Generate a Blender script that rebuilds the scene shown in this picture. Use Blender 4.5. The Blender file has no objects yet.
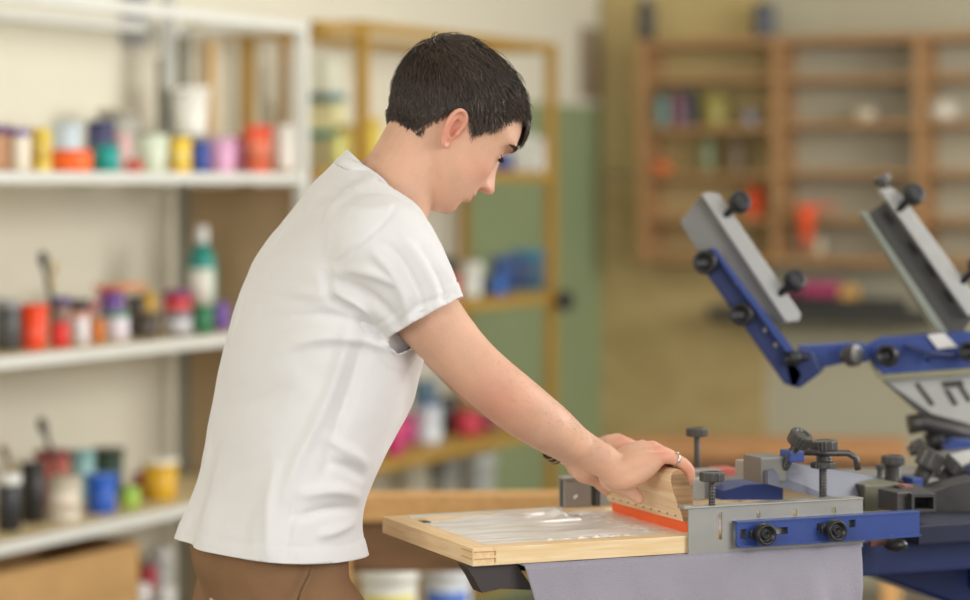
import bpy, bmesh, math, random
from mathutils import Vector, Matrix, noise
from mathutils.bvhtree import BVHTree
random.seed(7)
COL = bpy.context.scene.collection
V = Vector
CAMZ = 1.42; FPX = 2500.0; CX = 485.0; CY = 183.0

def W(px, py, d):
    """point at photograph position px,py at distance d in front of the camera"""
    return V(((px-CX)/FPX*d, d, CAMZ-(py-CY)/FPX*d))
def ray_plane(px, py, p0, n):
    dr = V(((px-CX)/FPX, 1.0, -(py-CY)/FPX)); o = V((0,0,CAMZ))
    return o + dr*((V(p0)-o).dot(n)/dr.dot(n))

# ---------------------------------------------------------------- materials
def lin(c):
    return tuple(((x/255)/12.92 if x/255 <= .04045 else ((x/255+.055)/1.055)**2.4) for x in c)
MATS = {}
def mat(name, rgb, rough=.5, metal=0, var=.08, vscale=12, bump=0, bscale=60, sss=0, coat=0, trans=0, spec=.5):
    if name in MATS: return MATS[name]
    m = bpy.data.materials.new(name); m.use_nodes = True; nt = m.node_tree; N = nt.nodes; b = N['Principled BSDF']
    L = lin(rgb)
    b.inputs['Roughness'].default_value = rough; b.inputs['Metallic'].default_value = metal
    b.inputs['Specular IOR Level'].default_value = spec
    tc = N.new('ShaderNodeTexCoord')
    no = N.new('ShaderNodeTexNoise'); no.inputs['Scale'].default_value = vscale; no.inputs['Detail'].default_value = 4
    nt.links.new(tc.outputs['Object'], no.inputs['Vector'])
    cr = N.new('ShaderNodeValToRGB')
    cr.color_ramp.elements[0].position = .3; cr.color_ramp.elements[1].position = .7
    cr.color_ramp.elements[0].color = tuple(x*(1-var) for x in L)+(1,)
    cr.color_ramp.elements[1].color = tuple(min(1, x*(1+var)) for x in L)+(1,)
    nt.links.new(no.outputs['Fac'], cr.inputs['Fac']); nt.links.new(cr.outputs['Color'], b.inputs['Base Color'])
    if bump:
        n2 = N.new('ShaderNodeTexNoise'); n2.inputs['Scale'].default_value = bscale; n2.inputs['Detail'].default_value = 6
        nt.links.new(tc.outputs['Object'], n2.inputs['Vector'])
        bp = N.new('ShaderNodeBump'); bp.inputs['Strength'].default_value = bump; bp.inputs['Distance'].default_value = .01
        nt.links.new(n2.outputs['Fac'], bp.inputs['Height']); nt.links.new(bp.outputs['Normal'], b.inputs['Normal'])
    if sss:
        b.inputs['Subsurface Weight'].default_value = sss; b.inputs['Subsurface Radius'].default_value = (1, .35, .2)
        b.inputs['Subsurface Scale'].default_value = .012
    if coat: b.inputs['Coat Weight'].default_value = coat
    if trans: b.inputs['Transmission Weight'].default_value = trans
    MATS[name] = m; return m
def wood(name, c1, c2, scale=(1, 12, 12), rough=.55, rot=0, dist=3.0, wscale=3.0):
    """grain runs along local X of the texture space; rot turns it about Z"""
    if name in MATS: return MATS[name]
    m = bpy.data.materials.new(name); m.use_nodes = True; nt = m.node_tree; N = nt.nodes; b = N['Principled BSDF']
    tc = N.new('ShaderNodeTexCoord'); mp = N.new('ShaderNodeMapping'); mp2 = N.new('ShaderNodeMapping')
    mp.inputs['Rotation'].default_value = (0, 0, rot); mp2.inputs['Scale'].default_value = scale
    nt.links.new(tc.outputs['Object'], mp.inputs['Vector']); nt.links.new(mp.outputs['Vector'], mp2.inputs['Vector'])
    no = N.new('ShaderNodeTexNoise'); no.inputs['Scale'].default_value = wscale*3; no.inputs['Detail'].default_value = 7
    no.inputs['Distortion'].default_value = dist*.3
    nt.links.new(mp2.outputs['Vector'], no.inputs['Vector'])
    cr = N.new('ShaderNodeValToRGB')
    cr.color_ramp.elements[0].position = .36; cr.color_ramp.elements[1].position = .62
    cr.color_ramp.elements[0].color = lin(c1)+(1,); cr.color_ramp.elements[1].color = lin(c2)+(1,)
    nt.links.new(no.outputs['Fac'], cr.inputs['Fac']); nt.links.new(cr.outputs['Color'], b.inputs['Base Color'])
    bp = N.new('ShaderNodeBump'); bp.inputs['Strength'].default_value = .15; bp.inputs['Distance'].default_value = .004
    nt.links.new(no.outputs['Fac'], bp.inputs['Height']); nt.links.new(bp.outputs['Normal'], b.inputs['Normal'])
    b.inputs['Roughness'].default_value = rough
    MATS[name] = m; return m
_c = {}
def cm(rgb, rough=.45):
    """plain painted or plastic colour"""
    k = tuple(rgb)+(rough,)
    if k not in _c: _c[k] = mat('plastic_%d_%d_%d_%d' % (rgb[0], rgb[1], rgb[2], int(rough*100)), rgb, rough, var=.04, vscale=9)
    return _c[k]

# ---------------------------------------------------------------- mesh builder
class MB:
    def __init__(s): s.v = []; s.f = []; s.sm = []
    def add(s, vs, fs, smooth=False):
        o = len(s.v); s.v += [V(p) for p in vs]; s.f += [tuple(i+o for i in f) for f in fs]; s.sm += [smooth]*len(fs)
    def box(s, c, size, ax=None, bev=0):
        """box centred at c; ax = (X,Y,Z) unit axes"""
        X, Y, Z = ax or (V((1,0,0)), V((0,1,0)), V((0,0,1))); c = V(c)
        h = [q/2 for q in size]
        if not bev:
            vs = [c+X*h[0]*i+Y*h[1]*j+Z*h[2]*k for k in (-1,1) for j in (-1,1) for i in (-1,1)]
            s.add(vs, [(0,2,3,1),(4,5,7,6),(0,1,5,4),(2,6,7,3),(0,4,6,2),(1,3,7,5)])
        else:
            bm = bmesh.new(); bmesh.ops.create_cube(bm, size=1)
            for q in bm.verts: q.co = V((q.co.x*size[0], q.co.y*size[1], q.co.z*size[2]))
            bmesh.ops.bevel(bm, geom=bm.edges[:], offset=bev, segments=2, affect='EDGES', profile=.7)
            s.add([c+X*q.co.x+Y*q.co.y+Z*q.co.z for q in bm.verts], [[q.index for q in f.verts] for f in bm.faces]); bm.free()
        return s
    def tube(s, pts, rs, n=12, cap=True, smooth=True, flat=None, up=None):
        """tube along pts; flat = (su, sv) section scale, up = direction of su"""
        pts = [V(p) for p in pts]
        if not hasattr(rs, '__len__'): rs = [rs]*len(pts)
        ring = []; pu = None
        for i, p in enumerate(pts):
            t = (pts[min(i+1, len(pts)-1)]-pts[max(i-1, 0)]).normalized()
            if pu is None:
                a = V(up) if up is not None else (V((0,0,1)) if abs(t.z) < .9 else V((1,0,0)))
            else: a = pu
            u = (a - t*a.dot(t)).normalized(); w = t.cross(u); pu = u
            r = rs[i]; su, sv = flat or (1, 1)
            ring.append([p+u*r*su*math.cos(2*math.pi*k/n)+w*r*sv*math.sin(2*math.pi*k/n) for k in range(n)])
        vs = [q for R in ring for q in R]; fs = []
        for i in range(len(ring)-1):
            for k in range(n):
                a = i*n+k; b = i*n+(k+1) % n
                fs.append((a, b, b+n, a+n))
        s.add(vs, fs, smooth)
        if cap:
            s.add(ring[0], [tuple(range(n))[::-1]], False); s.add(ring[-1], [tuple(range(n))], False)
        return s
    def cyl(s, a, b, r, n=20, r2=None, smooth=True): return s.tube([a, b], [r, r if r2 is None else r2], n, True, smooth)
    def ball(s, c, r, n=16, sc=(1,1,1), ax=None):
        X, Y, Z = ax or (V((1,0,0)), V((0,1,0)), V((0,0,1))); c = V(c); vs = []; fs = []; m = n//2
        for i in range(m+1):
            th = math.pi*i/m
            for k in range(n):
                ph = 2*math.pi*k/n
                vs.append(c+X*r*sc[0]*math.sin(th)*math.cos(ph)+Y*r*sc[1]*math.sin(th)*math.sin(ph)+Z*r*sc[2]*math.cos(th))
        for i in range(m):
            for k in range(n):
                a = i*n+k; b = i*n+(k+1) % n; fs.append((a, a+n, b+n, b))
        s.add(vs, fs, True); return s
    def lathe(s, c, prof, n=24, ax=None, smooth=True):
        """prof: (r, z) list from the bottom up"""
        X, Y, Z = ax or (V((1,0,0)), V((0,1,0)), V((0,0,1))); c = V(c); vs = []; fs = []
        for r, z in prof:
            for k in range(n):
                a = 2*math.pi*k/n; vs.append(c+X*r*math.cos(a)+Y*r*math.sin(a)+Z*z)
        for i in range(len(prof)-1):
            for k in range(n):
                a = i*n+k; b = i*n+(k+1) % n; fs.append((a, b, b+n, a+n))
        s.add(vs, fs, smooth)
        s.add(vs[:n], [tuple(range(n))[::-1]]); s.add(vs[-n:], [tuple(range(n))]); return s
    def prism(s, poly, off, smooth=False):
        """polygon of 3D points extruded by the vector off"""
        n = len(poly); off = V(off); vs = [V(p) for p in poly]+[V(p)+off for p in poly]
        fs = [tuple(range(n)), tuple(range(2*n-1, n-1, -1))]+[(i, i+n, (i+1) % n+n, (i+1) % n) for i in range(n)]
        s.add(vs, fs, smooth); return s
    def build(s, name, m, parent=None, loc=None, bevel=0, fix=True):
        me = bpy.data.meshes.new(name); c = V(loc) if loc is not None else V((0,0,0))
        me.from_pydata([tuple(p-c) for p in s.v], [], s.f)
        for p, q in zip(me.polygons, s.sm): p.use_smooth = q
        if fix:
            bm = bmesh.new(); bm.from_mesh(me); bmesh.ops.remove_doubles(bm, verts=bm.verts[:], dist=1e-6)
            bmesh.ops.recalc_face_normals(bm, faces=bm.faces[:]); bm.to_mesh(me); bm.free()
        me.materials.append(m)
        o = bpy.data.objects.new(name, me); COL.objects.link(o); o.location = c
        if parent is not None:
            o.parent = parent
            o.location = c - parent.location if parent.parent is None else c - parent.location - parent.parent.location
        if bevel:
            b = o.modifiers.new('bevel', 'BEVEL'); b.width = bevel; b.segments = 2; b.limit_method = 'ANGLE'; b.angle_limit = .8
        return o
def thing(name, loc, label, cat, group=None):
    o = bpy.data.objects.new(name, None); COL.objects.link(o); o.location = V(loc); o.empty_display_size = .05
    o['label'] = label; o['category'] = cat
    if group: o['group'] = group
    return o
def tag(o, label, cat, group=None, kind=None):
    o['label'] = label; o['category'] = cat
    if group: o['group'] = group
    if kind: o['kind'] = kind
    return o
def struct(name, mb, m, loc=(0,0,0)):
    o = mb.build(name, m, None, loc); o['kind'] = 'structure'; return o
def parent_fix(): pass

# ---------------------------------------------------------------- room frame
ANG = math.atan2(.449, .893)
U = V((.449, .893, 0)).normalized(); Vv = V((U.y, -U.x, 0)); Z = V((0,0,1))
O = V((-.469, 6.517, 0))
def R(s, t, z=0): return O + U*s - Vv*t + Z*z
RAX = (U, -Vv, Z)
def on_line(px, t):
    q = O - Vv*t; r = (px-CX)/FPX
    return (r*q.y-q.x)/(U.x-r*U.y)
CORNER = R(on_line(600, .44), .44)
def BW(s, off=0, z=0): return CORNER + Vv*s - U*off + Z*z
def on_back(px, off=0):
    q = CORNER - U*off; r = (px-CX)/FPX
    return (r*q.y-q.x)/(Vv.x-r*Vv.y)
BAX = (Vv, U, Z)

# ---------------------------------------------------------------- room shell
cream = mat('cream_wall_paint', (224, 219, 200), .8, var=.03, vscale=2, bump=.05, bscale=30)
S0 = -9.0; SC = on_line(600, .44)
mb = MB(); mb.box(R((S0+SC)/2, .44+.05, 1.5), (SC-S0, .1, 3.0), RAX); struct('wall_left', mb, cream)
grey_wall = mat('grey_beige_wall_paint', (186, 180, 156), .85, var=.04, vscale=2, bump=.05, bscale=30)
mb = MB(); mb.box(BW(2.9, -.05, 1.5), (6.0, .1, 3.0), BAX); struct('wall_back', mb, grey_wall)
fl = mat('grey_concrete_floor', (128, 120, 108), .6, var=.15, vscale=3, bump=.1)
mb = MB(); mb.box(V((1.0, 4.2, -.05)), (14, 16, .1)); struct('floor', mb, fl)
mb = MB(); mb.box(V((1.0, 4.2, 3.05)), (14, 16, .1)); struct('ceiling', mb, mat('white_ceiling_paint', (230, 228, 220), .9))
green = mat('sage_green_paint', (142, 156, 116), .6, var=.05, vscale=2)
s1 = on_line(462, .43)
mb = MB(); mb.box(R((s1+SC-.005)/2, .432, .85), (SC-s1-.005, .014, 1.70), RAX); struct('trim_1', mb, green)
mb = MB(); mb.box(R(SC-.11, .432, 1.86), (.16, .012, .26), RAX); struct('trim_2', mb, mat('brown_grey_panel', (150, 134, 110), .7))
tan = wood('tan_plywood_panel', (178, 154, 104), (192, 168, 118), (1, 2, 2), .6, wscale=1.0)
sb = on_back(762, .03)
mb = MB(); mb.box(BW(sb/2+.01, .012, .72), (sb-.01, .022, 1.44), BAX); struct('trim_3', mb, tan)
mb = MB(); mb.box(BW(sb/2+.01, .008, 2.2), (sb-.01, .014, 1.5), BAX); struct('trim_4', mb, mat('pale_yellow_paint', (196, 176, 122), .8, var=.04, vscale=2))

# ---------------------------------------------------------------- white rack
white_paint = mat('white_rack_paint', (216, 216, 208), .5, var=.03)
shelf_top = wood('pale_shelf_board', (196, 176, 132), (214, 196, 154), (1, 6, 6), .5, rot=-(math.pi/2-ANG))
grey_metal = mat('grey_rack_metal', (150, 148, 136), .45, .3)
rack = thing('storage_rack', R(-.9, .19, 0), 'white painted storage rack with three board shelves of paint tubs, left of the man', 'shelf rack')
L0 = -2.3
for z in (1.4325, 1.0325, .6325, .20):
    mb = MB(); mb.box(R((L0-.02)/2, .19, z+.004), (-L0-.02, .38, .017), RAX); sh = mb.build('shelf', shelf_top, rack)
    mb = MB(); mb.box(R(L0/2, .0, z), (-L0, .012, .027), RAX, bev=.002); mb.build('shelf_edge', white_paint, sh)
def post(s, t, z1, m, par, w=.03, name='post'):
    mb = MB(); mb.box(R(s, t, z1/2), (w, w, z1), RAX, bev=.002); return mb.build(name, m, par)
post(-.018, .0, 1.84, white_paint, rack); post(.012, .385, 1.84, grey_metal, rack, .028)
post(-1.75, .0, 1.84, white_paint, rack); post(-1.75, .385, 1.84, grey_metal, rack)
for t in (0, .385):
    mb = MB(); mb.box(R(L0/2, t, 1.825), (-L0, .025, .026), RAX, bev=.002); mb.build('top_rail', white_paint, rack)
mb = MB(); mb.box(R(.012, .19, 1.825), (.02, .36, .022), RAX, bev=.002); mb.build('top_rail', white_paint, rack)
mb = MB(); mb.box(R(.02, .19, .71), (.012, .345, 1.40), RAX)
mb.build('side_panel', mat('brown_hardboard', (174, 150, 116), .7, var=.06, vscale=4), rack)

# ---------------------------------------------------------------- ochre rack
ochre = mat('ochre_rack_paint', (170, 132, 52), .5, var=.06)
ochre_wood = wood('ochre_shelf_board', (170, 136, 70), (194, 160, 92), (1, 6, 6), .5, rot=-(math.pi/2-ANG))
sP1 = on_line(362, 0); sP2 = on_line(551, 0); sE = .05
orack = thing('storage_rack', R(.8, .19, 0), 'ochre yellow metal storage rack with plywood shelves, behind the man', 'shelf rack')
for s, t in ((sP1, 0), (sP2, 0), (sP1+.03, .385), (on_line(464, .385), .385)): post(s, t, 1.86, ochre, orack, .03)
for t in (0, .385):
    mb = MB(); mb.box(R((sP1+sP2)/2, t, 1.845), (sP2-sP1, .022, .028), RAX, bev=.002); mb.build('top_rail', ochre, orack)
    mb = MB(); mb.box(R((sE+sP1)/2, t, 1.835), (sP1-sE, .022, .024), RAX, bev=.002); mb.build('top_rail', ochre, orack)
mb = MB(); mb.box(R(sP2, .19, 1.845), (.022, .38, .028), RAX); mb.build('top_rail', ochre, orack)
mb = MB(); mb.box(R(sP1, .19, 1.845), (.022, .38, .028), RAX); mb.build('top_rail', ochre, orack)
OZ = (1.455, 1.073, .654, .22)
for z in OZ:
    mb = MB(); mb.box(R((sE+sP2)/2, .19, z-.011), (sP2-sE, .37, .022), RAX); sh = mb.build('shelf', ochre_wood, orack)
    mb = MB(); mb.box(R((sE+sP2)/2, -.002, z-.014), (sP2-sE, .012, .03), RAX, bev=.002); mb.build('shelf_edge', ochre, sh)
mb = MB(); p = R(sP2+.01, -.03, 1.05); mb.lathe(p, [(.0,-.0),(.03,0),(.033,.012),(.03,.03),(0.012,.034)], 18, (U, Z, Vv))
mb.build('knob', cm((36, 38, 42)), orack)
# ---------------------------------------------------------------- pots, jars, bottles
def prof_for(kind, r, h):
    if kind == 'jar': return [(r*.9,0),(r,.06*h),(r,.80*h),(r*.88,.84*h)]
    if kind == 'bucket': return [(r*.82,0),(r*.84,.02*h),(r*.96,.9*h)]
    if kind == 'cup': return [(r*.74,0),(r*.76,.02*h),(r*.97,.95*h)]
    if kind == 'can': return [(r*.97,0),(r,.02*h),(r*.97,.04*h),(r*.97,.93*h),(r,.95*h)]
    if kind == 'bottle': return [(r*.92,0),(r,.03*h),(r,.62*h),(r*.92,.7*h),(r*.5,.80*h),(r*.36,.84*h)]
def pot(name, pos, r, h, kind, col, lid, label, cat, labelcol=None, group=None, handle=False, lab_at=None):
    t = thing(name, pos, label, cat, group)
    body = {'jar':'jar_body','bucket':'bucket_body','cup':'cup_body','can':'can_body','bottle':'bottle_body'}[kind]
    mb = MB(); mb.lathe(pos, prof_for(kind, r, h), 22); mb.build(body, cm(col, .35), t)
    z = {'jar':.82,'bucket':.88,'cup':.93,'can':.94,'bottle':.83}[kind]*h; rl = {'jar':1.02,'bucket':1.04,'cup':1.03,'can':.93,'bottle':.42}[kind]*r
    if lid is not None:
        mb = MB(); mb.lathe(V(pos)+Z*z, [(rl*.97,0),(rl,.02*h),(rl,h-z-.02*h if kind!='bottle' else h-z-.01),(rl*.9,h-z),(rl*.5,h-z)], 22)
        mb.build('cap' if kind == 'bottle' else 'lid', cm(lid, .35), t)
    else:   # open rim with the contents below it
        mb = MB(); n = 22; vs = []
        mb.lathe(V(pos)+Z*(z-.004), [(rl*.98,0),(rl*1.02,.004),(rl*1.02,h-z),(rl*.93,h-z),(rl*.92,.002)], n); mb.build('rim', cm(col, .35), t)
    if labelcol is not None:
        f0, f1 = lab_at or (.22, .66 if kind != 'bottle' else .58); a = f0*h; b = f1*h
        k = 1.012 if kind not in ('bucket','cup') else (.97 if kind=='bucket' else .96)
        mb = MB(); ra = rb = r*k
        if kind == 'bucket': ra = r*(.84+.12*(f0/.9))*1.012; rb = r*(.84+.12*(f1/.9))*1.012
        if kind == 'cup': ra = r*(.76+.21*(.22/.95))*1.012; rb = r*(.76+.21*(.66/.95))*1.012
        n = 22; vs = []; fs = []
        for i in range(13):
            an = math.radians(-150+ i*10 + 0)
            for (rr, zz) in ((ra, a), (rb, b)):
                vs.append(V(pos)+V((rr*math.cos(an), rr*math.sin(an), zz)))
        for i in range(12): fs.append((2*i, 2*i+2, 2*i+3, 2*i+1))
        vs2 = [V(pos)+(v-V(pos)-Z*(v-V(pos)).z)*.97+Z*(v-V(pos)).z for v in vs]
        mb.add(vs+vs2, fs+[tuple(26+j for j in f[::-1]) for f in fs]+[(0,1,27,26),(24,50,51,25)]+[(2*i,26+2*i,28+2*i,2*i+2) for i in range(12)]+[(2*i+1,2*i+3,29+2*i,27+2*i) for i in range(12)], True)
        mb.build('paper_label', cm(labelcol, .5), t)
    if handle:
        pts = [V(pos)+V((rl*1.05*math.cos(a), rl*.25*math.sin(a)-rl*.3*math.sin(a), z-.0+(-.55*rl*math.sin(a)))) for a in [math.pi*i/12 for i in range(13)]]
        pts = [V(pos)+V((rl*1.04*math.cos(a), -rl*1.05*math.sin(a), z-.55*rl*math.sin(a))) for a in [math.pi*i/12 for i in range(13)]]
        mb = MB(); mb.tube(pts, .0025, 6); mb.build('handle', cm((200, 200, 200), .3), t)
    return t
def on_rack(px, w, ytop, t, zs, name, kind, col, lid, label, cat, **k):
    s = on_line(px, t); p = R(s, t, zs+.0005); d = p.y
    r = w/2/FPX*d; h = CAMZ-(ytop-CY)/FPX*d-zs
    return pot(name, p, r, h, kind, col, lid, label, cat, **k)
Z1, Z2, Z3 = 1.446, 1.046, .646
G1 = 'paint tubs on the top white shelf'; G2 = 'paint tubs on the middle white shelf'; G3 = 'paint tubs on the lowest white shelf'
A = on_rack
# top shelf
A(2, 22, 126, .14, Z1, 'paint_jar', 'jar', (226,176,140), (104,66,130), 'peach paint jar with a purple lid at the far left of the top white shelf', 'jar', group=G1)
A(21, 17, 129, .09, Z1, 'paint_jar', 'jar', (238,228,212), (122,88,160), 'cream paint jar with a violet lid beside the yellow jar, top white shelf', 'jar', group=G1)
A(41, 21, 128, .10, Z1, 'paint_jar', 'can', (232,204,84), (214,190,90), 'tall yellow paint can with a printed front near the left of the top white shelf', 'can', labelcol=(222,192,96), group=G1)
A(67, 31, 121, .25, Z1, 'paint_bucket', 'cup', (206,220,228), None, 'pale blue white plastic tub behind the low orange tub', 'tub', group=G1)
A(71, 42, 150, .09, Z1, 'paint_tub', 'jar', (250,110,36), (246,84,36), 'low wide orange tub on the top white shelf', 'tub', group=G1)
A(101, 29, 121, .22, Z1, 'paint_jar', 'jar', (74,70,110), (54,56,96), 'navy blue paint jar standing behind the teal jar', 'jar', group=G1)
A(107, 25, 144, .09, Z1, 'paint_jar', 'jar', (10,158,152), (30,130,124), 'small teal paint jar on the top white shelf', 'jar', group=G1)
A(119, 44, 110, .30, Z1, 'paint_bucket', 'bucket', (184,182,172), (160,152,134), 'large grey bucket at the back of the top white shelf', 'bucket', group=G1)
A(123, 19, 132, .17, Z1, 'paint_jar', 'cup', (226,186,184), None, 'pale pink cup beside the teal jar on the top white shelf', 'cup', group=G1)
A(134, 17, 160, .07, Z1, 'paint_jar', 'jar', (200,70,56), (190,84,70), 'small flat red lid jar at the foot of the white green tub', 'jar', group=G1)
A(152, 34, 132, .12, Z1, 'paint_tub', 'cup', (212,222,200), (150,146,126), 'off white green tinted tub left of the bright yellow jar', 'tub', group=G1)
A(180, 22, 138, .11, Z1, 'paint_jar', 'jar', (244,202,40), (238,204,70), 'bright yellow jar between the off white tub and the blue jar', 'jar', labelcol=(240,214,120), group=G1)
A(200, 20, 141, .13, Z1, 'paint_jar', 'jar', (44,74,160), (60,84,150), 'blue jar between the yellow jar and the pink tub', 'jar', group=G1)
A(222, 28, 138, .12, Z1, 'paint_tub', 'bucket', (226,170,206), (220,180,206), 'lilac pink tub right of the blue jar', 'tub', group=G1)
A(239, 17, 136, .20, Z1, 'paint_tub', 'jar', (222,150,190), (176,60,54), 'slim pink jar with a dark red lid behind the lilac tub', 'jar', group=G1)
A(259, 28, 126, .13, Z1, 'paint_tub', 'bucket', (250,112,76), (248,90,66), 'coral orange paint tub left of the plain white tub', 'tub', labelcol=(246,140,110), group=G1)
A(284, 27, 126, .12, Z1, 'paint_tub', 'bucket', (234,232,222), (238,238,232), 'plain white tub at the right end of the top white shelf', 'tub', group=G1)
# wall side: crate with a white bucket
p = R(on_line(190, .27), .27, Z1)
t = thing('wire_stand', p, 'grey metal stand holding a white bucket at the back of the top white shelf', 'stand')
mb = MB(); w = .062
for i in (-1, 1):
    for j in (-1, 1): mb.box(p+U*i*w+Vv*j*w+Z*.045, (.008, .008, .09), RAX)
mb.build('leg', cm((140,134,116)), t)
mb = MB(); mb.box(p+Z*.094, (.135, .135, .008), RAX, bev=.001); mb.build('stand_top', cm((150,144,126)), t)
mb = MB(); mb.box(p-U*.02+Z*.34-Vv*.055, (.05, .008, .48), RAX); mb.build('back_plate', cm((176,178,172)), t)
mb = MB(); mb.box(p-U*.06+Z*.2-Vv*.055, (.012, .012, .2), RAX); mb.build('upright', cm((128,118,92)), t)
pot('paint_bucket', p+Z*.0985, .052, .125, 'bucket', (240,238,228), (244,242,234), 'white bucket standing on the grey metal stand above the top white shelf', 'bucket')
def lean_plank(px, wpx, y0, y1, t, label, col, name='wooden_plank', zs=None):
    s = on_line(px, t); p = R(s, t); d = p.y; w = wpx/FPX*d*1.1
    z0 = CAMZ-(y1-CY)/FPX*d; z1 = CAMZ-(y0-CY)/FPX*d
    if zs is not None: z0 = zs
    mb = MB(); mb.box(R(s, t, (z0+z1)/2), (w, .018, z1-z0), RAX, bev=.002)
    return tag(mb.build(name, col, None, R(s, t, z0)), label, 'plank')
wp = wood('raw_plank_wood', (196,160,104), (214,182,126), (8, 8, 1), .6)
lean_plank(211, 11, 40, 170, .40, 'narrow wooden plank upright against the wall behind the white bucket', wp, zs=1.447)
lean_plank(284, 9, 40, 170, .36, 'thin brown plank standing behind the white rack post', wood('brown_plank_wood', (150,110,56), (176,134,76), (8,8,1), .6), zs=1.456)
mb = MB(); q = R(on_line(136, .43), .43); d = q.y
mb.box(q+Z*(CAMZ-(14-CY)/FPX*d), (.12, .004, .16), RAX); tag(mb.build('paper_sheet', cm((176,176,180), .8), None, q+Z*1.8), 'grey paper sheet pinned to the wall behind the top rail', 'paper')
# middle shelf
A(8, 26, 299, .12, Z2, 'paint_jar', 'jar', (74,74,72), (150,150,150), 'dark grey jar at the far left of the middle white shelf', 'jar', group=G2)
A(33, 31, 303, .10, Z2, 'paint_cup', 'cup', (240,72,28), None, 'tall bright red orange cup on the middle white shelf', 'cup', group=G2)
A(60, 23, 297, .25, Z2, 'paint_jar', 'jar', (150,120,104), (66,56,130), 'brownish jar with a blue violet lid behind the red jar', 'jar', group=G2)
A(60, 20, 322, .09, Z2, 'paint_jar', 'jar', (224,48,40), (206,50,44), 'small red jar right of the tall red orange cup', 'jar', group=G2)
A(80, 21, 300, .24, Z2, 'paint_jar', 'jar', (60,58,54), (44,44,44), 'black jar at the back of the middle white shelf', 'jar', group=G2)
A(80, 19, 312, .10, Z2, 'paint_jar', 'jar', (226,222,224), (214,158,140), 'white jar with a pinkish lid right of the small red jar', 'jar', group=G2)
A(97, 15, 319, .11, Z2, 'paint_jar', 'jar', (216,124,50), (216,130,64), 'small orange brown jar on the middle white shelf', 'jar', group=G2)
A(112, 24, 289, .24, Z2, 'paint_jar', 'jar', (112,76,150), (124,84,160), 'purple jar at the back under the orange tray', 'jar', group=G2)
A(117, 24, 312, .11, Z2, 'paint_jar', 'jar', (222,214,224), (56,142,92), 'white jar with a green lid on the middle white shelf', 'jar', group=G2)
s = on_line(120, .23); q = R(s, .23, 1.42-(287-183)/FPX*R(s, .23).y)
mb = MB(); mb.box(q, (.13, .07, .012), RAX, bev=.004); tag(mb.build('plastic_tray', cm((236,140,70)), None, q), 'flat orange tray lying on top of the purple jar', 'tray')
A(136, 18, 296, .20, Z2, 'paint_jar', 'jar', (60,52,44), (50,46,44), 'dark brown jar behind the short brown pot', 'jar', group=G2)
A(145, 30, 312, .10, Z2, 'paint_pot', 'bucket', (72,62,54), (86,74,58), 'short dark brown pot in the middle of the shelf', 'pot', group=G2)
A(147, 17, 292, .23, Z2, 'paint_jar', 'jar', (214,168,28), (200,154,34), 'mustard yellow jar behind the short brown pot', 'jar', group=G2)
A(177, 28, 290, .22, Z2, 'paint_jar', 'jar', (206,60,62), (128,52,110), 'red jar with a plum lid behind the grey tin', 'jar', group=G2)
A(178, 31, 312, .10, Z2, 'paint_tin', 'can', (136,136,144), (150,150,156), 'grey tin with a white label on the middle white shelf', 'tin', labelcol=(220,218,220), group=G2)
A(202, 29, 226, .20, Z2, 'paint_bottle', 'bottle', (36,142,130), (236,238,236), 'tall teal bottle with a white cap and white label', 'bottle', labelcol=(228,226,212))
A(203, 19, 305, .07, Z2, 'paint_jar', 'jar', (44,122,78), (40,110,72), 'small green jar in front of the tall teal bottle', 'jar', group=G2)
A(221, 15, 303, .11, Z2, 'paint_jar', 'jar', (120,86,170), (110,76,160), 'small violet jar beside the man\'s back on the middle shelf', 'jar', group=G2)
def brush(px0, y0, px1, y1, d, label, hcol, bcol, name='paint_brush', r=.006, ferr=True, zoff=0):
    a = W(px0, y0, d); b = W(px1, y1, d+.02)
    t = thing(name, a, label, 'brush'); dr = (b-a)
    mb = MB(); mb.tube([a, a+dr*.3, a+dr*.72], [r*.7, r*1.1, r*.9], 8); mb.build('handle', cm(hcol), t)
    mb = MB(); mb.tube([a+dr*.70, a+dr*.8], [r*1.2, r*1.6], 8); mb.build('ferrule', cm((120,120,120), .3), t)
    mb = MB(); mb.tube([a+dr*.8, a+dr*.9, b], [r*1.6, r*2.0, r*1.2], 8); mb.build('bristles', cm(bcol, .8), t)
d0 = R(on_line(45, .18), .18).y
brush(55, 318, 42, 252, d0+.03, 'black brush with a yellow bristle edge standing among jars, middle shelf', (40,42,44), (52,54,50))
brush(50, 300, 54, 262, d0+.10, 'thin yellow brush standing beside the black brush', (216,186,60), (222,196,84), r=.004)
brush(83, 322, 106, 288, d0+.08, 'magenta handled brush leaning right over the jars', (190,40,90), (170,40,80), r=.005)
# lowest shelf
A(9, 24, 474, .10, Z3, 'paint_jar', 'jar', (40,40,42), (232,232,228), 'black jar with a white lid at the far left of the lowest shelf', 'jar', group=G3)
A(33, 24, 462, .14, Z3, 'paint_jar', 'jar', (38,36,34), (34,32,32), 'tall black jar on the lowest white shelf', 'jar', group=G3)
A(52, 36, 450, .28, Z3, 'paint_pot', 'bucket', (200,104,92), (128,40,54), 'salmon pot with a maroon lid behind the white labelled can', 'pot', group=G3)
A(64, 35, 476, .10, Z3, 'paint_can', 'can', (214,204,186), (170,160,140), 'off white can with an orange stamp on the lowest shelf', 'can', labelcol=(226,214,196), group=G3)
q = R(on_line(74, .10), .10); 
A(82, 25, 450, .27, Z3, 'paint_jar', 'jar', (150,196,196), (130,180,180), 'light teal jar at the back of the lowest white shelf', 'jar', group=G3)
A(101, 33, 474, .10, Z3, 'paint_bucket', 'bucket', (38,92,190), (50,110,206), 'blue bucket in the middle of the lowest white shelf', 'bucket', group=G3)
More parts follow.
